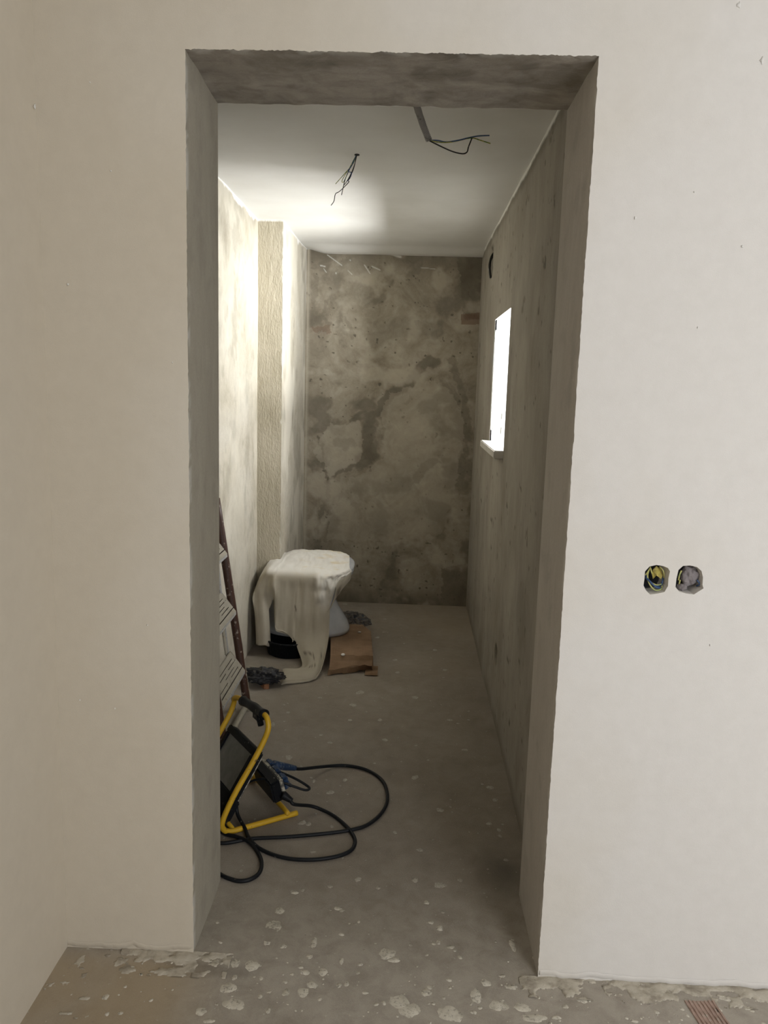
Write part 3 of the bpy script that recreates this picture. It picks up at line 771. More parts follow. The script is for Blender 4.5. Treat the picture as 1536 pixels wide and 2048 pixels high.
# ------------------------------------------------------------------ socket boxes in the front wall
def socket_box(name, cx, cz, label):
    root = empty(name, (cx, 0.045, cz), label, 'socket box', 'open socket boxes in the front wall')
    lathe('box_shell', [(0.0325, -0.0), (0.0325, 0.006), (0.030, 0.006), (0.029, -0.035), (0.0, -0.035)], (0, 0, 0), 'box_inside', 24)
    sh = bpy.context.scene.objects[-1] if False else COL.objects[-1]
    sh.data.transform(Matrix.Translation((cx, 0.046, cz)) @ Matrix.Rotation(math.radians(90), 4, 'X'))
    under(sh, root)
    return root
c1_ = py_(1312, 1158, 0.0); c2_ = py_(1378, 1160, 0.0)
sb1 = socket_box('socket_box', c1_[0]-0.003, c1_[2]+0.0, 'open wall box crammed with yellow and blue wires')
sb2 = socket_box('socket_box', c2_[0]-0.001, c2_[2], 'open wall box stuffed with crumpled grey paper')
def bp(x, y, d):   # point in the hole, d metres behind the wall face
    return py_(x, y, d)
# wires in box 1
for mat, pts, r in [
        ('wire_yellow', [(1298, 1140, .03), (1295, 1152, .02), (1299, 1168, .012), (1310, 1180, .010), (1322, 1178, .014), (1324, 1170, .02)], .0016),
        ('wire_yellow', [(1301, 1136, .02), (1303, 1144, .018), (1305, 1150, .03)], .0016),
        ('wire_yellow', [(1296, 1160, .016), (1304, 1166, .012), (1314, 1170, .012), (1323, 1168, .018)], .0014),
        ('wire_yellow', [(1319, 1133, .02), (1326, 1141, .015), (1328, 1152, .018), (1325, 1160, .028)], .0014),
        ('wire_yellow', [(1291, 1150, .02), (1296, 1143, .015), (1301, 1134, .026)], .0013),
        ('wire_blue', [(1292, 1155, .02), (1300, 1163, .010), (1312, 1174, .008), (1321, 1176, .016)], .0020),
        ('wire_blue', [(1294, 1158, .026), (1306, 1170, .018), (1318, 1174, .02)], .0022),
        ('wire_blue', [(1291, 1150, .03), (1298, 1162, .02), (1310, 1171, .016), (1320, 1170, .024)], .0020),
        ('wire_blue', [(1328, 1150, .028), (1325, 1162, .018), (1322, 1172, .02)], .0020)]:
    w_ = tube('wire', [bp(*q) for q in pts], r, mat, sb1, 6, 8)
# yellow folded flap with its dark notch
fv = [bp(1305, 1151, .020), bp(1306, 1140, .024), bp(1313, 1132, .028), bp(1322, 1138, .026), bp(1326, 1150, .022), bp(1322, 1158, .020), bp(1313, 1151, .016), bp(1306, 1158, .020)]
fb = [p+np.array([0, .0025, 0]) for p in fv]; n = len(fv)
o = mesh('yellow_flap', fv+fb, [tuple(range(n)), tuple(range(2*n-1, n-1, -1))]+[(k, n+k, n+(k+1) % n, (k+1) % n) for k in range(n)], 'yellow_box'); under(o, sb1)
# crumpled paper in box 2
def crumple(name, pts_c, size, mat, seed, parent, sub=4, amp=0.35):
    bmx = bmesh.new(); bmesh.ops.create_icosphere(bmx, subdivisions=sub, radius=1.0)
    co = np.array([v.co for v in bmx.verts])
    f = fbm(co[:, 0]*2.2+co[:, 2]*1.3+seed, co[:, 1]*2.2+co[:, 2]*1.9+seed, 4)
    rid = np.abs(fbm(co[:, 0]*3.3+seed*2, co[:, 2]*3.3+co[:, 1]*2.0, 3)-0.5)*2
    k = 1+amp*(f-0.5)*2-amp*0.8*(0.4-np.clip(rid, 0, 0.4))
    co = co*k[:, None]*np.array(size)+np.array(pts_c)
    for v, c in zip(bmx.verts, co): v.co = Vector(c)
    me = bpy.data.meshes.new(name); bmx.to_mesh(me); bmx.free()
    o = link(name, me, mat, None, True)
    if parent is not None: under(o, parent)
    return o
crumple('paper_wad', bp(1379, 1152, .026), (0.021, 0.016, 0.024), 'grey_paper', 4.0, sb2)
crumple('paper_wad', bp(1364, 1174, .018), (0.012, 0.012, 0.008), 'grey_paper', 9.0, sb2, 3)
for mat, pts in [('wire_yellow', [(1363, 1141, .012), (1359, 1150, .012), (1357, 1160, .02)]), ('wire_yellow', [(1360, 1160, .016), (1358, 1170, .02)]), ('wire_blue', [(1394, 1160, .012), (1399, 1168, .012), (1393, 1172, .02)])]:
    tube('wire', [bp(*q) for q in pts], .0017, mat, sb2, 6, 8)

# ------------------------------------------------------------------ ceiling wires
Yw = 1.233
r0 = pz(714, 309, HC)
wb_ = empty('wire_bundle', tuple(r0), 'tangled dark wire ends hanging from small ceiling hole', 'wires')
lathe('ceiling_ring', [(0.0, 0.001), (0.006, 0.001), (0.009, 0.0), (0.009, -0.006), (0.005, -0.007), (0.0, -0.004)], tuple(r0+np.array([0, 0, 0.003])), 'wire_black', 12, wb_)
def yw(x, y, dy=0.0): return py_(x, y, Yw+dy)
tube('wire', [yw(713, 309), yw(706, 325, .01), yw(697, 343, .02), yw(690, 360, .01), yw(683, 390, -.01)], .0013, 'wire_black', wb_, 8, 6)
tube('wire', [yw(713, 309), yw(708, 335, -.01), yw(701, 352, -.02), yw(696, 361, -.02), yw(697, 365, 0), yw(680, 382, .01), yw(671, 388, .01), yw(668, 402, 0), yw(662, 411, 0)], .0013, 'wire_black', wb_, 8, 6)
tube('wire', [yw(714, 309), yw(706, 328, .02), yw(694, 342, .03), yw(687, 350, .02), yw(671, 368, .02)], .0012, 'wire_green_yellow', wb_, 8, 6)
tube('wire', [yw(713, 309), yw(703, 332, -.01), yw(696, 342, -.015), yw(703, 346, -.02), yw(700, 356, -.02), yw(695, 362, -.02)], .0014, 'wire_blue', wb_, 8, 6)
tube('wire', [yw(712, 311), yw(699, 336, .01), yw(690, 350, .01), yw(684, 362, .01), yw(687, 364, .01), yw(694, 350, .01)], .0012, 'wire_green_yellow', wb_, 8, 6)
tube('wire', [yw(714, 309), yw(710, 326, -.02), yw(703, 345, -.02), yw(694, 362, -.02), yw(688, 370, -.01)], .0012, 'wire_black', wb_, 8, 6)

ca = np.array([-0.035, 0.56, HC+0.002])
def yc(x, y, Y): return py_(x, y, Y)
e_ = yc(858, 281, 0.72)
cw = empty('cable_conduit', tuple(ca), 'ribbed grey cable conduit with bare wires behind door lintel', 'conduit')
mid = yc(835, 217, 0.66)
tube('corrugated_sleeve', [ca, (ca+mid)/2+np.array([0.0, .01, .004]), mid, yc(846, 250, 0.70), e_], .0075, 'conduit_grey', cw, 30, 12,
     radii=lambda s: 0.0080+0.0022*(0.5+0.5*math.sin(2*math.pi*s*38)))
tube('wire', [e_, yc(875, 281, .73), yc(892, 284, .74), yc(915, 281, .75), yc(940, 275, .76), yc(958, 272, .76), yc(979, 271, .76)], .0019, 'wire_blue', cw, 8, 8)
tube('wire', [e_, yc(885, 285, .73), yc(910, 283, .75), yc(942, 276, .76), yc(962, 281, .76), yc(981, 287, .76)], .0016, 'wire_green_yellow', cw, 8, 8)
tube('wire', [e_, yc(880, 292, .72), yc(905, 303, .73), yc(925, 307.5, .74), yc(934, 304, .745), yc(937, 294, .75), yc(944, 276, .755)], .0019, 'wire_black', cw, 10, 8)

# black cable ends in the chipped hole high on the right wall
hb = empty('cable_stub', (WXR+0.03, 2.585, 2.02), 'black cable end in chipped hole high on right wall', 'cable')
tube('cable', [(WXR+0.05, 2.60, 2.08), (WXR+0.006, 2.59, 2.06), (WXR-0.012, 2.575, 2.01), (WXR-0.010, 2.57, 1.97), (WXR-0.004, 2.565, 1.935)], .006, 'wire_black', hb, 8, 8)
tube('cable', [(WXR+0.05, 2.56, 2.07), (WXR+0.0, 2.60, 2.04), (WXR-0.008, 2.60, 1.99)], .005, 'wire_black', hb, 8, 8)
lathe('cable_end', [(0, .008), (.005, .008), (.006, 0), (.004, -.010), (0, -.012)], (WXR-0.010, 2.60, 1.985), 'marble', 10, hb)

# ------------------------------------------------------------------ toilet pan, unfixed, standing on a cardboard box
TCX, TCY, TZ0 = -0.515, 2.405, 0.082
toilet = empty('toilet', (TCX, TCY, TZ0), 'white toilet pan under a dust sheet in the back corner', 'toilet')
def tilt(y, z): return z + (y-TCY)*0.10*smooth(0.1, 0.42, np.array(z))
def ring(x0, x1, cy, hy, z, n=40, p=2.3):
    cx = (x0+x1)/2; hx = (x1-x0)/2; out = []
    for k in range(n):
        a = 2*math.pi*k/n; c, s = math.cos(a), math.sin(a)
        x = cx+hx*math.copysign(abs(c)**(2/p), c); y = cy+hy*math.copysign(abs(s)**(2/p), s)
        out.append((x, y, float(tilt(y, z))))
    return out
def loft(name, rings, mat, parent, cap=True):
    V = []; Fc = []; n = len(rings[0])
    for r in rings: V += r
    for i in range(len(rings)-1):
        for k in range(n):
            k2 = (k+1) % n; Fc.append((i*n+k, i*n+k2, (i+1)*n+k2, (i+1)*n+k))
    if cap:
        Fc.append(tuple(range(n-1, -1, -1))); Fc.append(tuple((len(rings)-1)*n+k for k in range(n)))
    o = mesh(name, V, Fc, mat, None, True); under(o, parent); return o
loft('bowl', [ring(-.735, -.292, 2.375, .155, .082), ring(-.735, -.290, 2.375, .155, .10), ring(-.735, -.305, 2.375, .145, .14), ring(-.735, -.345, 2.38, .125, .20),
              ring(-.745, -.372, 2.39, .118, .25), ring(-.75, -.362, 2.40, .135, .29), ring(-.752, -.325, 2.405, .160, .335), ring(-.753, -.290, 2.405, .177, .375), ring(-.753, -.279, 2.405, .181, .392), ring(-.75, -.284, 2.405, .178, .398)], 'porcelain', toilet)
loft('seat', [ring(-.650, -.281, 2.405, .180, .400), ring(-.652, -.275, 2.405, .184, .404), ring(-.652, -.275, 2.405, .184, .412), ring(-.650, -.279, 2.405, .181, .416)], 'porcelain', toilet)
loft('lid', [ring(-.650, -.279, 2.405, .181, .419), ring(-.652, -.272, 2.405, .186, .423), ring(-.652, -.272, 2.405, .186, .433), ring(-.648, -.280, 2.405, .180, .439), ring(-.61, -.32, 2.405, .14, .441)], 'porcelain', toilet)

# cloth: tensor patch, each column runs from the far rim over the lid and down to its hem
LZ = 0.446
cols = [  # list of (x,y,z) waypoints, 9 per column
    [(-.700, 2.50, .448), (-.716, 2.44, .440), (-.735, 2.36, .422), (-.755, 2.27, .372), (-.765, 2.23, .335), (-.772, 2.19, .290), (-.760, 2.18, .22), (-.752, 2.17, .14), (-.748, 2.16, .058)],
    [(-.690, 2.53, .450), (-.706, 2.48, .450), (-.722, 2.39, .434), (-.736, 2.28, .402), (-.750, 2.21, .350), (-.752, 2.19, .290), (-.742, 2.16, .21), (-.735, 2.15, .13), (-.728, 2.14, .058)],
    [(-.672, 2.55, .452), (-.682, 2.48, .449), (-.694, 2.38, .444), (-.708, 2.235, .425), (-.722, 2.205, .365), (-.722, 2.175, .290), (-.712, 2.155, .21), (-.704, 2.145, .13), (-.698, 2.135, .062)],
    [(-.652, 2.565, .455), (-.660, 2.49, .452), (-.668, 2.38, .444), (-.682, 2.222, .424), (-.690, 2.195, .365), (-.692, 2.19, .290), (-.684, 2.175, .21), (-.677, 2.165, .13), (-.672, 2.155, .060)],
    [(-.638, 2.578, .458), (-.645, 2.50, .456), (-.652, 2.38, .443), (-.662, 2.216, .423), (-.667, 2.170, .370), (-.667, 2.185, .320), (-.663, 2.205, .27), (-.660, 2.200, .22), (-.658, 2.195, .180)],
    [(-.622, 2.585, .461), (-.628, 2.50, .456), (-.634, 2.38, .443), (-.643, 2.213, .423), (-.646, 2.185, .355), (-.647, 2.180, .265), (-.648, 2.162, .165), (-.648, 2.156, .150), (-.647, 2.150, .138)],
    [(-.590, 2.590, .465), (-.593, 2.50, .456), (-.596, 2.38, .443), (-.600, 2.212, .423), (-.603, 2.190, .345), (-.603, 2.175, .240), (-.604, 2.155, .142), (-.604, 2.152, .132), (-.603, 2.150, .122)],
    [(-.555, 2.591, .465), (-.557, 2.50, .456), (-.558, 2.38, .443), (-.560, 2.212, .423), (-.561, 2.192, .342), (-.561, 2.170, .233), (-.562, 2.142, .112), (-.561, 2.141, .104), (-.560, 2.140, .095)],
    [(-.528, 2.591, .465), (-.530, 2.50, .456), (-.531, 2.38, .443), (-.534, 2.212, .423), (-.535, 2.190, .340), (-.538, 2.165, .230), (-.540, 2.130, .09), (-.490, 1.990, .016), (-.572, 1.960, .010)],
    [(-.500, 2.591, .465), (-.500, 2.50, .456), (-.500, 2.38, .443), (-.502, 2.212, .423), (-.503, 2.182, .340), (-.503, 2.160, .230), (-.500, 2.115, .10), (-.455, 1.950, .034), (-.572, 1.915, .024)],
    [(-.465, 2.590, .465), (-.464, 2.50, .456), (-.463, 2.38, .443), (-.462, 2.213, .424), (-.463, 2.190, .340), (-.463, 2.165, .230), (-.460, 2.115, .10), (-.435, 1.915, .030), (-.562, 1.865, .026)],
    [(-.430, 2.588, .465), (-.428, 2.50, .456), (-.425, 2.38, .443), (-.422, 2.215, .424), (-.422, 2.182, .340), (-.422, 2.165, .230), (-.420, 2.115, .10), (-.418, 1.885, .024), (-.550, 1.820, .022)],
    [(-.400, 2.582, .464), (-.396, 2.50, .456), (-.392, 2.38, .443), (-.386, 2.221, .424), (-.380, 2.190, .350), (-.377, 2.175, .240), (-.380, 2.120, .10), (-.405, 1.868, .016), (-.540, 1.785, .012)],
    [(-.368, 2.572, .463), (-.364, 2.49, .456), (-.360, 2.37, .443), (-.352, 2.235, .426), (-.346, 2.205, .395), (-.348, 2.200, .360), (-.352, 2.200, .325), (-.362, 2.200, .290), (-.372, 2.195, .262)],
    [(-.335, 2.550, .461), (-.330, 2.48, .456), (-.327, 2.38, .445), (-.320, 2.262, .432), (-.313, 2.240, .412), (-.314, 2.235, .392), (-.317, 2.233, .372), (-.324, 2.230, .350), (-.330, 2.225, .330)],
    [(-.310, 2.510, .458), (-.304, 2.46, .455), (-.300, 2.40, .448), (-.292, 2.315, .438), (-.281, 2.300, .426), (-.280, 2.295, .414), (-.281, 2.292, .402), (-.283, 2.288, .390), (-.286, 2.283, .378)],
]
CA = np.array(cols)            # (ncol, 9, 3)
def cat_axis(P, n):
    out = catmull([P[i] for i in range(len(P))], n); return np.array(out)
CC = cat_axis(CA, 9)           # refine across columns
CC = np.transpose(cat_axis(np.transpose(CC, (1, 0, 2)), 9), (1, 0, 2))
nc, nrw = CC.shape[:2]
U, Vv = np.meshgrid(np.linspace(0, 1, nc), np.linspace(0, 1, nrw), indexing='ij')
hang = smooth(0.38, 0.5, Vv)*smooth(1.0, 0.8, Vv)
CC[..., 1] += hang*(0.010*(fbm(U*9, Vv*2.0, 3)-0.5)*2 + 0.004*(fbm(U*30, Vv*8, 3)-0.5))
CC[..., 2] += smooth(0.42, 0.3, Vv)*0.008*(fbm(U*16, Vv*16, 4)-0.45)
crk = smooth(0.62, 0.75, U)*smooth(0.36, 0.42, Vv)*smooth(0.62, 0.5, Vv)
CC[..., 1] += crk*0.020*(fbm(U*26, Vv*26, 4)-0.55)*2
CC[..., 2] = np.maximum(CC[..., 2], 0.006)
V = CC.reshape(-1, 3)
def slit(i, j):   # torn edges beside the tail and the left flap
    return (7*9+1 <= i < 8*9 and j >= 6*9) or (12*9 <= i < 13*9-1 and j >= 4.6*9) or (3*9 <= i < 4*9-2 and j >= 5.6*9)
Fc = [(i*nrw+j, (i+1)*nrw+j, (i+1)*nrw+j+1, i*nrw+j+1) for i in range(nc-1) for j in range(nrw-1) if not slit(i, j)]
cloth = mesh('dust_sheet', V, Fc, 'cloth', None, True)
tag(cloth, 'cream dust sheet draped over the toilet, its end on the floor', 'cloth')
paint = np.clip(smooth(0.42, 0.34, Vv) + 0.7*smooth(0.66, 0.72, U)*smooth(0.62, 0.52, Vv-0.02*np.sin(U*60)), 0, 1)*(0.75+0.25*fbm(U*20, Vv*20, 3))  # sheet coloured whiter over the lid and at its upper right
attr(cloth, 'paint', paint.ravel())
attr(cloth, 'yellow', (smooth(0.42, 0.36, Vv)*smooth(0.40, 0.6, U)).ravel())
sm = np.zeros(V.shape[0])
for line in ([(607, 1306), (622, 1308)], [(626, 1304), (628, 1318), (636, 1324)], [(618, 1334), (632, 1330)], [(636, 1302), (642, 1303)], [(640, 1310), (643, 1312)], [(590, 1212), (593, 1223)]):
    q = [tuple(py_(x, y, 2.02)[[0, 2]]) for x, y in line]
    camd = V - CAM; tt = (2.02-CAM[1])/camd[:, 1]; pr = CAM + camd*tt[:, None]
    sm = np.maximum(sm, 0.75*smooth(0.0042, 0.0015, seg_dist(pr[:, 0], pr[:, 2], q))*(V[:, 2] < 0.30))
attr(cloth, 'smudge', sm)
md = cloth.modifiers.new('thickness', 'SOLIDIFY'); md.thickness = 0.003; md.offset = 1.0

# black tub under the pan
tub = empty('plastic_tub', (-.545, 2.20, 0), 'low black plastic tub beneath the toilet pan', 'tub')
lathe('tub_wall', [(0.0, 0.004), (0.105, 0.0), (0.112, 0.004), (0.122, 0.070), (0.126, 0.072), (0.126, 0.080), (0.119, 0.080), (0.110, 0.012), (0.0, 0.010)], (-.585, 2.225, 0.001), 'black_plastic', 32, tub)

# flattened cardboard box with crumpled front
BX = empty('cardboard_box', (-.25, 2.15, 0), 'squashed brown cardboard box under the toilet foot', 'cardboard box')
f_bl = pz(655, 1352); f_br = pz(741, 1342)
t_fl = pz(661, 1309, .080); t_fr = pz(746, 1312, .078); t_br = pz(742, 1262, .078); t_bb = pz(725, 1249, .078); t_bl = np.array([-.40, 2.50, .078])
m_l = pz(659, 1334, .035); m_r = pz(744, 1330, .040)
nU = 22
def lerp(a, b, t): return a+(b-a)*t
rows = []
for k, (L, R, wob) in enumerate([(f_bl+[0, 0, .004], f_br+[0, 0, .006], .010), (lerp(f_bl, m_l, .5)+[0, -.004, .012], lerp(f_br, m_r, .5)+[0, .0, .014], .010), (m_l, m_r, .012), (lerp(m_l, t_fl, .5)+[0, .003, 0], lerp(m_r, t_fr, .5)+[0, .004, 0], .004), (t_fl, t_fr, .005),
                               (lerp(t_fl, t_bl, .35)+[0, 0, -.004], lerp(t_fr, t_br, .45)+[0, 0, -.006], .006), (lerp(t_fl, t_bl, .75), t_br+[0, 0, -.002], .005), (t_bl, t_bb, .002)]):
    L = np.array(L); R = np.array(R)
    for_row = []
    for i in range(nU+1):
        s = i/nU; p = lerp(L, R, s)
        f = float(fbm(np.array([s*7+k*3.1]), np.array([k*1.7]), 3)[0]-0.5)
        p = p + np.array([0, wob*f*1.5, wob*f*1.6])
        p[2] = max(p[2], 0.003)
        for_row.append(p)
    rows.append(for_row)
V = [p for r in rows for p in r]; n = nU+1
Fc = [(j*n+i, j*n+i+1, (j+1)*n+i+1, (j+1)*n+i) for j in range(len(rows)-1) for i in range(nU)]
o = mesh('box_skin', V, Fc, 'cardboard'); under(o, BX)
mo = o.modifiers.new('board', 'SOLIDIFY'); mo.thickness = 0.004; mo.offset = -1
# right flank of the box
sd = [rows[k][-1] for k in range(len(rows))]
V = sd + [np.array([p[0]+0.004, p[1], 0.002]) for p in sd]; n = len(sd)
o = mesh('box_side', V, [(k, n+k, n+k+1, k+1) for k in range(n-1)], 'cardboard'); under(o, BX)
o.modifiers.new('board', 'SOLIDIFY').thickness = 0.003
# torn corner showing the flutes
q0, q1, q2, q3 = pz(733, 1332, .012), pz(756, 1334, .010), pz(755, 1352, .003), pz(729, 1351, .003)
V = []; nf = 34
for i in range(nf+1):
    s = i/nf
    for tt_ in (0, 0.5, 1):
        p = lerp(lerp(q0, q3, s), lerp(q1, q2, s), tt_)
        V.append(p+np.array([0, 0, 0.0035*(0.5+0.5*math.sin(s*2*math.pi*7.5))]))
o = mesh('torn_flute', V, [(i*3+j, i*3+j+1, (i+1)*3+j+1, (i+1)*3+j) for i in range(nf) for j in range(2)], 'cardboard'); under(o, BX)
o.modifiers.new('board', 'SOLIDIFY').thickness = 0.002
for (x, y, rx, ry, zz) in ((686, 1309, 4, 4, .081), (719, 1264, 3.4, 1.4, .081)):
    c = pz(x, y, zz); bmx = bmesh.new(); bmesh.ops.create_icosphere(bmx, subdivisions=2, radius=1)
    for v in bmx.verts:
        v.co = Vector((c[0]+v.co.x*rx*.0026, c[1]+v.co.y*ry*.0045, c[2]+v.co.z*.003))
    me = bpy.data.meshes.new('plaster_drop'); bmx.to_mesh(me); bmx.free()
    under(link('plaster_drop', me, 'limewash', None, True), BX)

# rubble in the broken floor beside the pan
V = []; Fc = []; r = np.random.default_rng(5)
ico = bmesh.new(); bmesh.ops.create_icosphere(ico, subdivisions=1, radius=1.0)
iv = np.array([v.co for v in ico.verts]); ifc = [tuple(v.index for v in f.verts) for f in ico.faces]; ico.free()
hp = [tuple(pz(x, y)[[0, 1]]) for x, y in [(664, 1222), (684, 1224), (705, 1224), (726, 1228), (740, 1240), (744, 1249), (732, 1253), (700, 1254), (668, 1250)]]
xs = [p[0] for p in hp]; ys = [p[1] for p in hp]
k = 0
while k < 330:
    x = r.uniform(min(xs)-.06, max(xs)); y = r.uniform(min(ys), max(ys))
    if not inside(np.array([x]), np.array([y]), hp)[0]: continue
    s = 0.003+0.009*r.random()**1.6
    vv = iv*(1+0.35*(r.random((len(iv), 1))-0.5))*s*np.array([1.2, 1.0, 0.75])
    a = r.random()*6.28; R_ = np.array([[math.cos(a), -math.sin(a), 0], [math.sin(a), math.cos(a), 0], [0, 0, 1]])
    b = len(V); V += list(vv@R_.T+np.array([x, y, s*0.4])); Fc += [tuple(q+b for q in f) for f in ifc]; k += 1
rub = mesh('rubble', V, Fc, 'stone'); rub['kind'] = 'stuff'
tag(rub, 'dark crumbled rubble on the floor behind the cardboard box', 'rubble')
V = [(x, y, 0.0022) for x, y in hp]
dk = mesh('dark_earth_patch', V, [tuple(range(len(V)))], 'box_inside', floor_o)

# ------------------------------------------------------------------ crumpled black bag, with scraps
bag = crumple('plastic_bag', (-0.632, 1.765, 0.044), (0.098, 0.066, 0.044), 'dark_bag', 17.0, None, 5, 0.5)
for v in bag.data.vertices: v.co.z = max(v.co.z, 0.002)
tag(bag, 'crumpled dark plastic bag on floor beside the ladder foot', 'bag')
def chip(name, pix, z, th, mat, label, cat):
    V = [pz(x, y, z) for x, y in pix]; n = len(V)
    V2 = [p+np.array([0.0, 0.004, th]) for p in V]
    o = mesh(name, V+V2, [tuple(range(n-1, -1, -1)), tuple(range(n, 2*n))]+[(k, (k+1) % n, n+(k+1) % n, n+k) for k in range(n)], mat)
    return tag(o, label, cat)
chip('brick_chip', [(521, 1372), (528, 1379), (538, 1378), (539, 1364), (530, 1366)], 0.001, 0.022, 'rust_chip', 'small orange brick chip against the black plastic bag', 'rubble')
chip('wood_scrap', [(493, 1336), (501, 1333), (513, 1336), (515, 1341), (504, 1343), (496, 1341)], 0.001, 0.006, 'cream_metal', 'pale scrap lying behind the black plastic bag', 'scrap')

# ------------------------------------------------------------------ small step ladder leaning on the left wall
ladder = empty('step_ladder', (-0.66, 1.28, 0), 'paint-splashed brown step ladder leaning on left wall', 'ladder')
LY0, LY1 = 1.06, 1.476
def stile_x(z): return -0.648-0.149*z
for yy in (LY1, LY0):
    tube('stile', [(stile_x(.012), yy, .012), (stile_x(.45), yy, .45), (stile_x(.90), yy, .90)], .017, 'brown_paint', ladder, 6, 10)
    tube('edge_trim', [(stile_x(.03)+.0135, yy+.002, .03), (stile_x(.24)+.0135, yy+.002, .24)], .004, 'cream_metal', ladder, 4, 6)
    tube('rear_leg', [(stile_x(.02)-.050, yy-.03, .012), (stile_x(.45)-.036, yy-.03, .45), (stile_x(.90)-.012, yy-.02, .88)], .0075, 'grey_metal', ladder, 4, 8)
    lathe('foot_cap', [(0, .0), (.017, .0), (.017, .03), (.014, .034), (0, .034)], (stile_x(0)+0.0, yy, .0), 'cream_metal', 12, ladder)
tube('bottom_rail', [(-.655, LY1+.01, .022), (-.657, (LY0+LY1)/2, .022), (-.655, LY0-.01, .022)], .0125, 'cream_metal', ladder, 4, 10)
oriented_box('back_brace', (stile_x(.34)-.040, 1.425, .34), (1, 0, 0), (0, 1, 0), (-.13, 0, .991), (.006, .030, .16), 'cream_metal', .001, ladder)
oriented_box('back_brace', (stile_x(.62)-.030, 1.425, .62), (1, 0, 0), (0, 1, 0), (-.13, 0, .991), (.006, .022, .18), 'grey_metal', .001, ladder)
tube('top_rail', [(stile_x(.895), LY0, .895), (stile_x(.895), LY1, .895)], .013, 'brown_paint', ladder, 2, 10)
def step_plate(zb, dx0):
    """slotted tread: back edge high on the wall side, front edge low"""
    back = np.array([stile_x(zb)-.030+dx0, 0, zb]); dv = np.array([.060, 0, -.080])
    L0, L1 = LY0+.015, LY1-.018
    u = np.array([0, .020, .028, .16, .168, .30, .308, .375]); u = np.unique(np.concatenate([np.linspace(0, L1-L0, 20)]))
    v = np.array([0, .010, .020, .023, .034, .037, .048, .051, .062, .065, .078, .082, .100])/.100
    slots = {3-1: (3, 16), 4: (5, 9), 6: (8, 14), 8: (2, 7), 10: (1, 18)}
    slots2 = {4: (12, 17), 8: (11, 16)}
    V = []; Fc = []
    for a in u:
        for b in v: V.append(np.array([0, L0+a, 0])+back+dv*b)
    nv = len(v)
    for i in range(len(u)-1):
        for j in range(nv-1):
            if (j in slots and slots[j][0] <= i <= slots[j][1]) or (j in slots2 and slots2[j][0] <= i <= slots2[j][1]): continue
            Fc.append((i*nv+j, i*nv+j+1, (i+1)*nv+j+1, (i+1)*nv+j))
    o = mesh('step', V, Fc, 'cream_metal'); under(o, ladder)
    m = o.modifiers.new('plate', 'SOLIDIFY'); m.thickness = .003
    f0 = back+dv
    e = oriented_box('step_lip', (f0[0]-.004, (L0+L1)/2, f0[2]-.008), (1, 0, 0), (0, 1, 0), (0, 0, 1), (.008, L1-L0, .012), 'grey_metal', .001, o)
    d = oriented_box('step_underside', (back[0]+dv[0]*.5-.014, (L0+L1)/2, back[2]+dv[2]*.5-.011), (.6, 0, -.8), (0, 1, 0), (.8, 0, .6), (.088, L1-L0-.01, .004), 'brown_paint', 0, o)
    b_ = oriented_box('step_back', (back[0]-.003, (L0+L1)/2, back[2]-.014), (1, 0, 0), (0, 1, 0), (0, 0, 1), (.004, L1-L0, .03), 'cream_metal', .001, o)
for zb in (.262, .515, .757): step_plate(zb, 0.0)

# ------------------------------------------------------------------ work lamp on yellow tube frame
LC = pz(455, 1665, .010); LE = pz(594, 1625, .010)
la = (LE-LC); la[2] = 0; la /= np.linalg.norm(la); ln = np.array([-la[1], la[0], 0.0]); up = np.array([0, 0, 1.0])
lamp = empty('work_lamp', (LC[0], LC[1], 0), 'yellow tube-framed black floodlight standing on the floor', 'lamp')
LWD = 0.27
def lp(s, w, z): return np.array([LC[0], LC[1], 0])+la*s+ln*w+up*z
TR_ = .0088
def side(w, k=1.0, zk=1.0):
    return [lp(.236, w, TR_), lp(.15, w, TR_), lp(.05, w, TR_+.001), lp(.005, w, .012), lp(-.016, w, .030), lp(-.012, w, .062), lp(.024*k, w, .131*zk), lp(.081*k, w, .218*zk), lp(.118*k, w, .280*zk), lp(.133*k, w, .318*zk)]
A_ = side(0.0); B_ = side(LWD, .97, .96)
path = A_ + [lp(.135, .012, .345), lp(.134, .035, .352), lp(.133, .08, .351), lp(.131, .20, .338), lp(.129, LWD-.03, .333), lp(.128, LWD-.006, .322)] + B_[::-1]
tube('frame_tube', path, TR_, 'yellow_paint', lamp, 8, 12)
tube('cross_tube', [lp(.200, -.002, .016), lp(.200, .02, .022), lp(.200, LWD-.02, .022), lp(.200, LWD, .016)], .008, 'yellow_paint', lamp, 6, 10)
tube('front_cross_tube', [lp(.02, .0, .012), lp(.02, LWD, .012)], .007, 'yellow_paint', lamp, 4, 10)
grip = tube('hand_grip', [lp(.1338, .030, .3520), lp(.1325, .105, .3475), lp(.1305, .195, .3385)], .0155, 'black_rubber', lamp, 6, 14, radii=lambda s: .0148+.0012*math.cos(s*6.28*2)+(.001 if s < .06 or s > .94 else 0))
oriented_box('grip_clip', lp(.136, .085, .328), tuple(la), tuple(ln), (0, 0, 1), (.022, .045, .030), 'black_rubber', .005, grip)
tube('clip_knob', [lp(.136, .075, .322), lp(.140, .070, .300)], .010, 'black_rubber', grip, 3, 10)
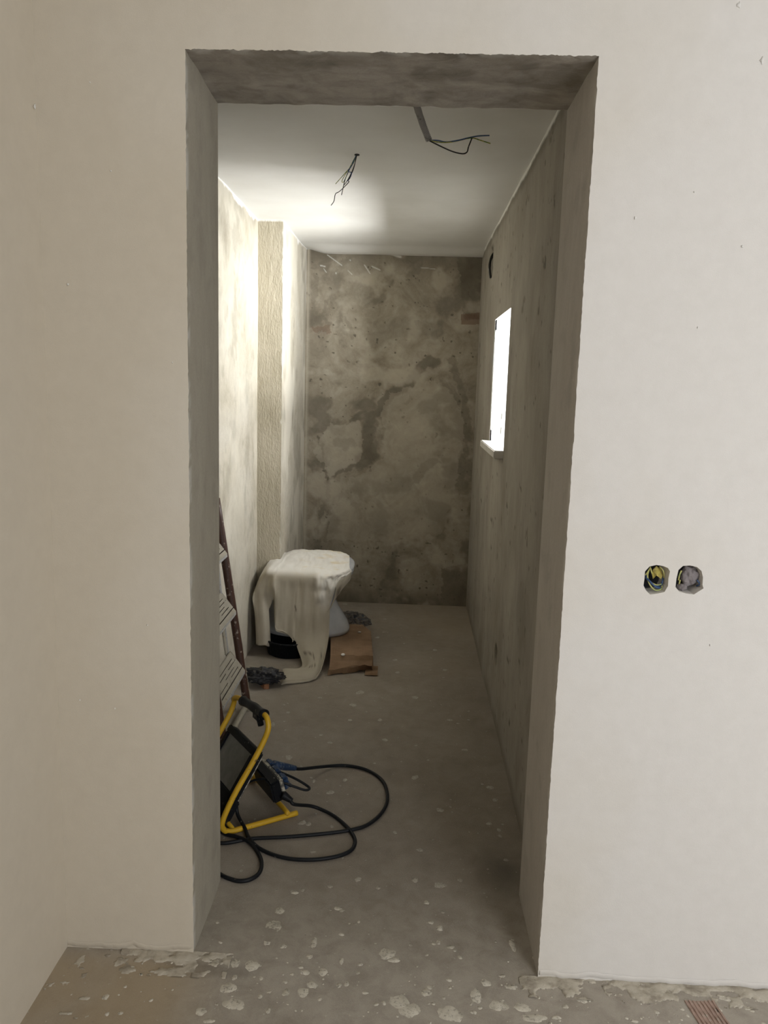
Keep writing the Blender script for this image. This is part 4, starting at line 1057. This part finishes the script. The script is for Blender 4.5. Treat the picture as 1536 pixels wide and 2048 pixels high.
# head: tilted between the two uprights
dd = la*.13+up*.205; dd /= np.linalg.norm(dd); nn = np.cross(ln, dd); nn /= np.linalg.norm(nn)
if nn@la > 0: nn = -nn
hc = lp(.050, LWD/2+.002, .138)
def hb_(name, off, size, mat, bev=.003, parent=None):
    c = hc+ln*off[0]+dd*off[1]+nn*off[2]
    return oriented_box(name, c, tuple(ln), tuple(dd), tuple(np.cross(ln, dd)), size, mat, bev, parent or lamp)
sg = 1.0 if np.cross(ln, dd)@nn > 0 else -1.0
housing = hb_('lamp_housing', (0, 0, -.012), (.222, .235, .026), 'black_plastic', .006)
for off, s in (((0, .107, .004), (.222, .022, .012)), ((0, -.075, .004), (.222, .085, .012)), ((-.1, .02, .004), (.022, .150, .012)), ((.1, .02, .004), (.022, .150, .012))):
    hb_('bezel', off, s, 'black_plastic', .003, housing)
hb_('lamp_glass', (0, .032, .002), (.182, .132, .004), 'lamp_glass', .001, housing)
for i in range(9):
    hb_('cooling_fin', (-.08+.02*i, .02, -.034), (.004, .15, .020), 'dusty_plastic', 0, housing)
hb_('lower_body', (-.02, -.090, -.030), (.15, .075, .030), 'black_plastic', .004)
# socket box mounted on the rear cross tube, blue flap lids
bc = lp(.168, .080, .098)
bu = ln*0.985 + up*0.05; bu /= np.linalg.norm(bu)
bvv = up*.96+la*-.25; bvv -= bu*(bvv@bu); bvv /= np.linalg.norm(bvv)
bn = np.cross(bu, bvv); bn /= np.linalg.norm(bn)
if bn@la < 0: bn = -bn
def sbx(name, off, size, mat, bev=.003, parent=None):
    c = bc+bu*off[0]+bvv*off[1]+bn*off[2]
    return oriented_box(name, c, tuple(bu), tuple(bvv), tuple(np.cross(bu, bvv)), size, mat, bev, parent or lamp)
sockets = sbx('socket_housing', (0, 0, 0), (.150, .076, .034), 'black_plastic', .005)
sbx('housing_cover', (0, 0, .022), (.146, .072, .014), 'dusty_plastic', .004, sockets)
for k, u0 in enumerate((-.045, .010, .055)):
    sbx('socket_lid', (u0, .006, .038), (.040, .046, .022), 'blue_plastic', .006, sockets)
    sbx('lid_rim', (u0, -.012, .052), (.034, .012, .010), 'blue_plastic', .003, sockets)
gl = py_(566, 1590, .640)
ge = py_(584, 1602, .632)
tube('cable_gland', [gl, (gl+ge)/2, ge], .012, 'black_rubber', lamp, 4, 12, radii=lambda s: .014-.006*s)
# lamp's own supply cable, looping from gland to the lower body
def fp(x, y, z=.0065): return pz(x, y, z)
tube('supply_cable', [lerp(gl, ge, .8), lerp(gl, ge, 1.25)+up*-.006, fp(622, 1612, .024), fp(645, 1620, .010), fp(668, 1632), fp(690, 1650), fp(706, 1670), fp(710, 1686), fp(700, 1702), fp(672, 1713), fp(630, 1719), fp(585, 1718), fp(545, 1709), fp(515, 1694), fp(497, 1674, .008), fp(489, 1655, .016), lp(.052, .045, .030), lp(.052, .06, .06)],
     .0058, 'black_rubber', lamp, 8, 10)
# short link cable from the lid round to the head
lid = bc+bu*.010+bvv*.004+bn*.050
tube('link_cable', [lid, py_(590, 1557, .70), py_(612, 1570, .69), py_(619, 1577, .68), py_(610, 1580, .67), py_(585, 1572, .66), py_(550, 1560, .655), py_(520, 1558, .66), lp(.10, .10, .10)], .0042, 'black_rubber', lamp, 8, 8)

# extension cord with blue plug, looping on the floor and back behind the door jamb
ec = empty('extension_cord', tuple(fp(700, 1660, 0)), 'black extension cord looped on floor, blue plug in the lamp box', 'cord')
pl = bc+bu*.055+bvv*.006+bn*.050
pe = pz(600, 1538, .055)
tube('plug', [pl, lerp(pl, pe, .5), lerp(pl, pe, .8)], .013, 'blue_plastic', ec, 3, 12, radii=lambda s: .015-.006*s)
tube('cord', [lerp(pl, pe, .7), pe, pz(630, 1535, .030), pz(660, 1532, .012), fp(690, 1531), fp(725, 1537), fp(752, 1550), fp(769, 1568), fp(775, 1592), fp(771, 1613), fp(756, 1634), fp(730, 1652), fp(695, 1661), fp(640, 1668), fp(570, 1674), fp(505, 1677), fp(465, 1684), fp(440, 1686),
      fp(400, 1680), fp(375, 1655), fp(395, 1630), fp(425, 1650), fp(448, 1667), fp(472, 1673, .010), fp(498, 1684, .009), fp(514, 1702), fp(523, 1724), fp(519, 1745), fp(502, 1758), fp(480, 1762), fp(458, 1757), fp(438, 1747), fp(405, 1722), fp(360, 1700)],
     .0058, 'black_rubber', ec, 8, 10)

print('objects', len(sc.objects))
